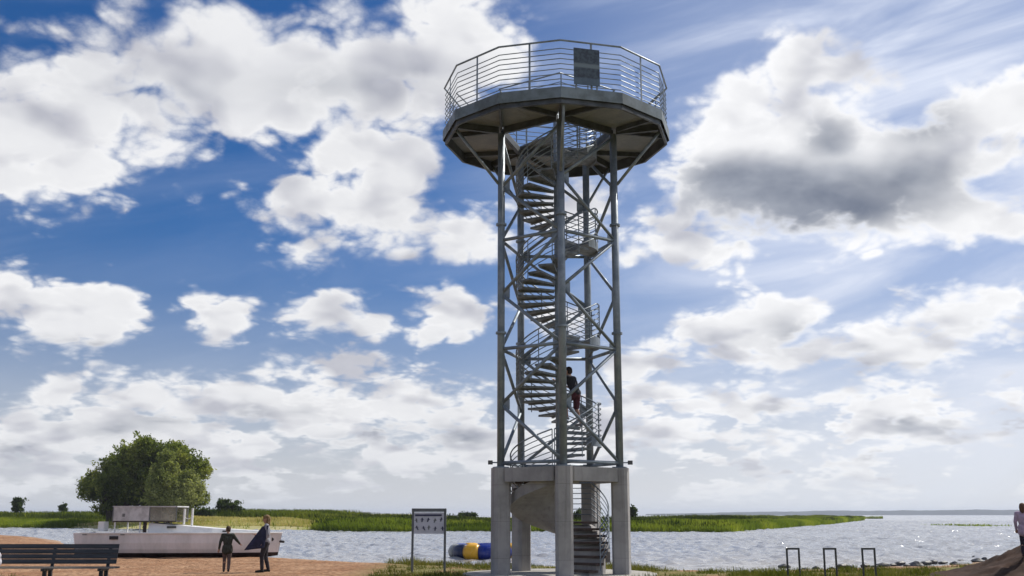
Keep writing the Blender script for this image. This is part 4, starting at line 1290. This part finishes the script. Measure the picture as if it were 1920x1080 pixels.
def limbs(base, tops, r, seed=0):
    rr = random.Random(seed)
    mb = MB()
    for t in tops:
        t = Vector(t); b = Vector(base) + Vector((rr.uniform(-.3, .3) * r * 2, rr.uniform(-.3, .3) * r * 2, -.3))
        pts = [b.lerp(t, f) + Vector((rr.uniform(-1, 1), rr.uniform(-1, 1), 0)) * .25 * math.sin(f * math.pi) for f in (0, .25, .5, .75, 1)]
        mb.path(pts, [r, r * .8, r * .55, r * .32, r * .10], 7)
        for f in (.45, .7):
            q = b.lerp(t, f); e = q + Vector((rr.uniform(-1, 1), rr.uniform(-1, 1), rr.uniform(.2, .9))) * (t - b).length * .35
            mb.path([q, q.lerp(e, .5) + Vector((0, 0, .1)), e], [r * .35, r * .2, r * .06], 6)
    return mb

def lobes_px(spec, D):
    """lobes given as the photograph shows them: centre pixel, half-sizes in pixels, offset in depth (metres)"""
    out = []
    for px, py, rx, ry, dd in spec:
        c = at(px, py, D + dd)
        k = (D + dd) / FPX
        out.append((tuple(c), (rx * k, .8 * (rx + ry) / 2 * k, ry * k)))
    return out

M['willow_dark'] = leaf_material('willow_leaf', ((.060, .085, .022), (.15, .18, .045), (.29, .30, .08)), .22, .45)
M['willow_pale'] = leaf_material('pale_willow_leaf', ((.15, .18, .055), (.25, .27, .095), (.36, .37, .15)), .3, .35)
M['shrub'] = leaf_material('shrub_leaf', ((.026, .044, .02), (.055, .08, .032), (.09, .115, .045)), .4, .4)

def tree(name, label, cat, base, lobes, n, size, mat, r, tops=None, droop=0.0, clump=.9, group=None, per=14, boughs=0):
    base = Vector(base)
    t = thing(name, label, cat, base, 0, group)
    cr = leaves(lobes, n, size, droop, clump, per, boughs) - np.array(base)[None, None, :]
    faces_mesh('crown', cr, mat, t)
    tops = tops or [l[0] for l in lobes]
    limbs((0, 0, 0), [Vector(p) - base for p in tops], r, int(abs(base.x) * 7)).build('trunk', M['bark'], t, True)
    return t

def bank_point(px, depth):
    """stand on the far bank at this photograph column and distance"""
    x = at(px, 960, depth).x
    s = depth - float(np.interp(x, BX, BY))
    return Vector((x, depth, float(bank_z(np.array(x), np.array(s)))))

D1 = 158.0
wl = lobes_px([(285, 880, 85, 52, 0), (235, 892, 62, 50, 1), (340, 885, 52, 55, 0), (195, 905, 44, 36, -1), (170, 925, 26, 18, -1), (378, 888, 26, 34, 1), (300, 845, 55, 24, 0), (250, 925, 70, 34, 2), (330, 928, 56, 26, 1), (200, 938, 34, 14, 0), (368, 925, 22, 26, 0), (155, 918, 10, 6, -1), (275, 868, 70, 45, 5), (285, 900, 80, 45, 6)], D1)
bpnt = bank_point(208, D1)
tree('willow_tree', 'large dark spreading willow on the far bank behind the boat', 'tree', bpnt, wl, 105000, .24, M['willow_dark'], .50, [wl[i][0] for i in (0, 1, 2, 3, 5, 7)], .25, .62, per=20, boughs=190)
D2 = 140.0
pl_ = lobes_px([(309, 868, 18, 26, 0), (312, 892, 30, 30, 0), (322, 915, 46, 30, 0), (335, 935, 34, 24, 0), (296, 925, 24, 22, -1), (318, 950, 38, 12, 0)], D2)
tree('young_willow_tree', 'smaller pale green willow in front of the large dark willow', 'tree', bank_point(318, D2), pl_, 24000, .20, M['willow_pale'], .16, None, .3, .42, per=16, boughs=80)

for name, lab, px, D, spec, n, r in (
    ('bush', 'lone narrow dark bush on the far bank at the left edge', 33, 205, [(33, 945, 9, 11, 0), (33, 937, 5, 6, 0), (32, 953, 9, 7, 0)], 1600, .12),
    ('bush', 'tiny bush on the skyline left of the large willow', 118, 230, [(118, 952, 8, 6, 0)], 700, .08),
    ('bush', 'low dark bush just right of the large willow', 380, 165, [(383, 963, 18, 8, 0), (372, 967, 14, 6, 0)], 1800, .10),
    ('bush', 'twin-headed dark bush on the far bank right of the large willow', 428, 170, [(421, 951, 15, 15, 0), (440, 953, 13, 12, 0), (425, 962, 20, 10, 0), (415, 945, 7, 8, 0)], 4200, .14),
    ('bush', 'small dark bush on the far bank right of the concrete legs', 1185, 165, [(1185, 957, 7, 9, 0), (1184, 965, 7, 6, 0)], 1100, .08),
    ('bush', 'dark bush on the far bank seen between the tower legs', 1096, 150, [(1090, 966, 18, 10, 0), (1110, 962, 16, 14, 0)], 2400, .10),
    ('bush', 'low bush on the far bank behind the information board', 878, 190, [(878, 966, 16, 4, 0), (866, 965, 6, 4, 0)], 900, .08)):
    tree(name, lab, 'bush', bank_point(px, D), lobes_px(spec, D), n, .26, M['shrub'], r, None, 0, .45, 'bushes on the far bank')

# reeds and meadow of the far bank
def blades(x, y, z, h, w, lean=.25):
    n = len(x)
    a = rng.random(n) * 2 * np.pi
    dx, dy = np.cos(a) * w / 2, np.sin(a) * w / 2
    lx, ly = rng.normal(size=n) * lean * h - .12 * h, rng.normal(size=n) * lean * h
    b = np.stack([x, y, z], -1)
    s = np.stack([dx, dy, np.zeros(n)], -1)
    t = b + np.stack([lx, ly, h], -1)
    mid = b + np.stack([lx * .4, ly * .4, h * .6], -1)
    return np.stack([b - s, b + s, mid * .0 + t + s * .25, t - s * .25], 1)

M['reed'] = leaf_material('reed_leaf', ((.085, .125, .014), (.18, .235, .028), (.33, .36, .05)), .07, .35)
M['meadow'] = leaf_material('meadow_leaf', ((.035, .055, .010), (.10, .13, .02), (.22, .235, .04)), .05, .30)
M['straw'] = leaf_material('dry_grass', ((.30, .27, .09), (.48, .41, .17), (.60, .53, .27)), .12, .25)
def shore_y(x):
    return np.interp(x, BX, BY) + (fbm(x * .2, x * 0 + 2, 8) - .47) * 4
def wfac(x):
    return np.interp(x, [-400, 60, 110, BEND], [1, 1, .8, .04])
def belt(name, label, x0, x1, s0, s1, n, hmin, hmax, w, mat, mask=None, hn=.1):
    x = rng.uniform(x0, x1, n); s = s0 + (s1 - s0) * rng.random(n) ** 1.3
    h = (hmin + (hmax - hmin) * rng.random(n)) * (.40 + 1.25 * fbm(x * hn, s * hn, 31))
    keep = np.ones(n, bool) if mask is None else mask(x, s)
    x, s, h = x[keep], s[keep], h[keep]
    y = shore_y(x) + np.where(s > 0, s * wfac(x), s)
    tag(faces_mesh(name, blades(x, y, bank_z(x, s) - .05, h, w * rng.uniform(.6, 1.4, len(x))), mat), label, None, None, 'stuff')
sandy = lambda x: (x > xl[0]) & (x < xl[1])
belt('shore_reeds', 'bright green reeds along the waterline of the far bank', -110, BEND, 0, 9, 120000, .60, 1.08, .10, M['reed'], lambda x, s: ~sandy(x) | (rng.random(len(x)) < .02))
belt('dry_shore_grass', 'straw-coloured grass and sand on the left part of the far bank', xl[0] - 2, xl[1] + 3, 3, 16, 22000, .12, .40, .12, M['straw'])
belt('meadow_grass', 'darker meadow growth behind the reeds on the far bank', -130, BEND, 9, 75, 130000, .38, .98, .17, M['meadow'], lambda x, s: ~sandy(x) | (s > 15 + 6 * fbm(x * .1, x * 0, 5)), .07)
belt('meadow_flowering_grass', 'yellow-green meadow strips on the far bank', -130, 130, 14, 60, 60000, .38, .92, .15, M['reed'], lambda x, s: (fbm(x * .03, s * .11, 44) > .5) & (~sandy(x) | (s > 17)), .07)

M['sedge'] = leaf_material('sedge_leaf', ((.018, .030, .008), (.035, .052, .012), (.07, .085, .02)), .08, .25)
belt('dark_sedge', 'dark sedge tussocks along the far bank', -120, BEND, 1, 40, 130000, .55, 1.2, .13, M['sedge'], lambda x, s: (fbm(x * .045, s * .10, 71) > .53) & (~sandy(x) | (s > 19)), .09)

# small reed patch far out in the shallows, right
px_l = [on_level(px, 986, WATER) for px in (1775, 1868)]
n = 420
f = rng.random(n); q = np.where(rng.random(n) < .7, f * .62, .72 + f * .28)
x = px_l[0].x + (px_l[1].x - px_l[0].x) * q
tag(faces_mesh('shallow_water_reeds', blades(x, px_l[0].y + rng.normal(size=n) * 6, np.full(n, WATER - .05), rng.uniform(.12, .45, n), np.full(n, .22)), M['reed']), 'sparse green reeds standing far out in the shallow water', None, None, 'stuff')

# short grass on this side
M['grass'] = leaf_material('turf_leaf', ((.06, .075, .014), (.12, .13, .03), (.24, .21, .075)), .8, .3)
n = 110000
x = rng.uniform(-13.5, 15, n); y = rng.uniform(23.5, 42, n)
z = ground_z(x, y)
dens_ = fbm(x * .55, y * .55, 51)
left = (x < -8.6) & (y < 27.3)
right = x > -3.6 + (fbm(y * .4, x * .1, 12) - .5) * 4
keep = (left | right) & (z > -.13) & (dens_ > .40) & (np.hypot(x - TX, y - TY) > 2.75)
keep &= mound_h(x, y) < .12
keep &= (x < 3.5) | (dens_ > .47)
keep &= (x < 4.5) | (y < np.interp(x, SX, SY) - 4.6)
x, y, z, dens_ = x[keep], y[keep], z[keep], dens_[keep]
h = (.05 + .10 * rng.random(len(x))) * (.5 + 2.4 * np.clip(dens_ - .40, 0, .4) * 2)
tag(faces_mesh('shore_grass', blades(x, y, z - .01, h, np.full(len(x), .022), .35), M['grass']), 'short tufted grass along the near shore', None, None, 'stuff')

# ------------------------------------------------------------------ the air over the lake
hm = bpy.data.materials.new('haze_air'); hm.use_nodes = True
ht = hm.node_tree; ht.nodes.clear()
hv_ = ht.nodes.new('ShaderNodeVolumePrincipled')
hv_.inputs['Color'].default_value = (.80, .87, 1.0, 1)
hv_.inputs['Density'].default_value = 0.00014
hv_.inputs['Anisotropy'].default_value = 0.2
ho_ = ht.nodes.new('ShaderNodeOutputMaterial')
ht.links.new(hv_.outputs[0], ho_.inputs['Volume'])
haze = MB().box((0, 4450, 16.5), (19400, 9900, 43.0)).build('haze', hm)
haze.data.update()
tag(haze, 'pale blue haze lying over the lake', None, None, 'stuff')
scene.cycles.volume_bounces = 0
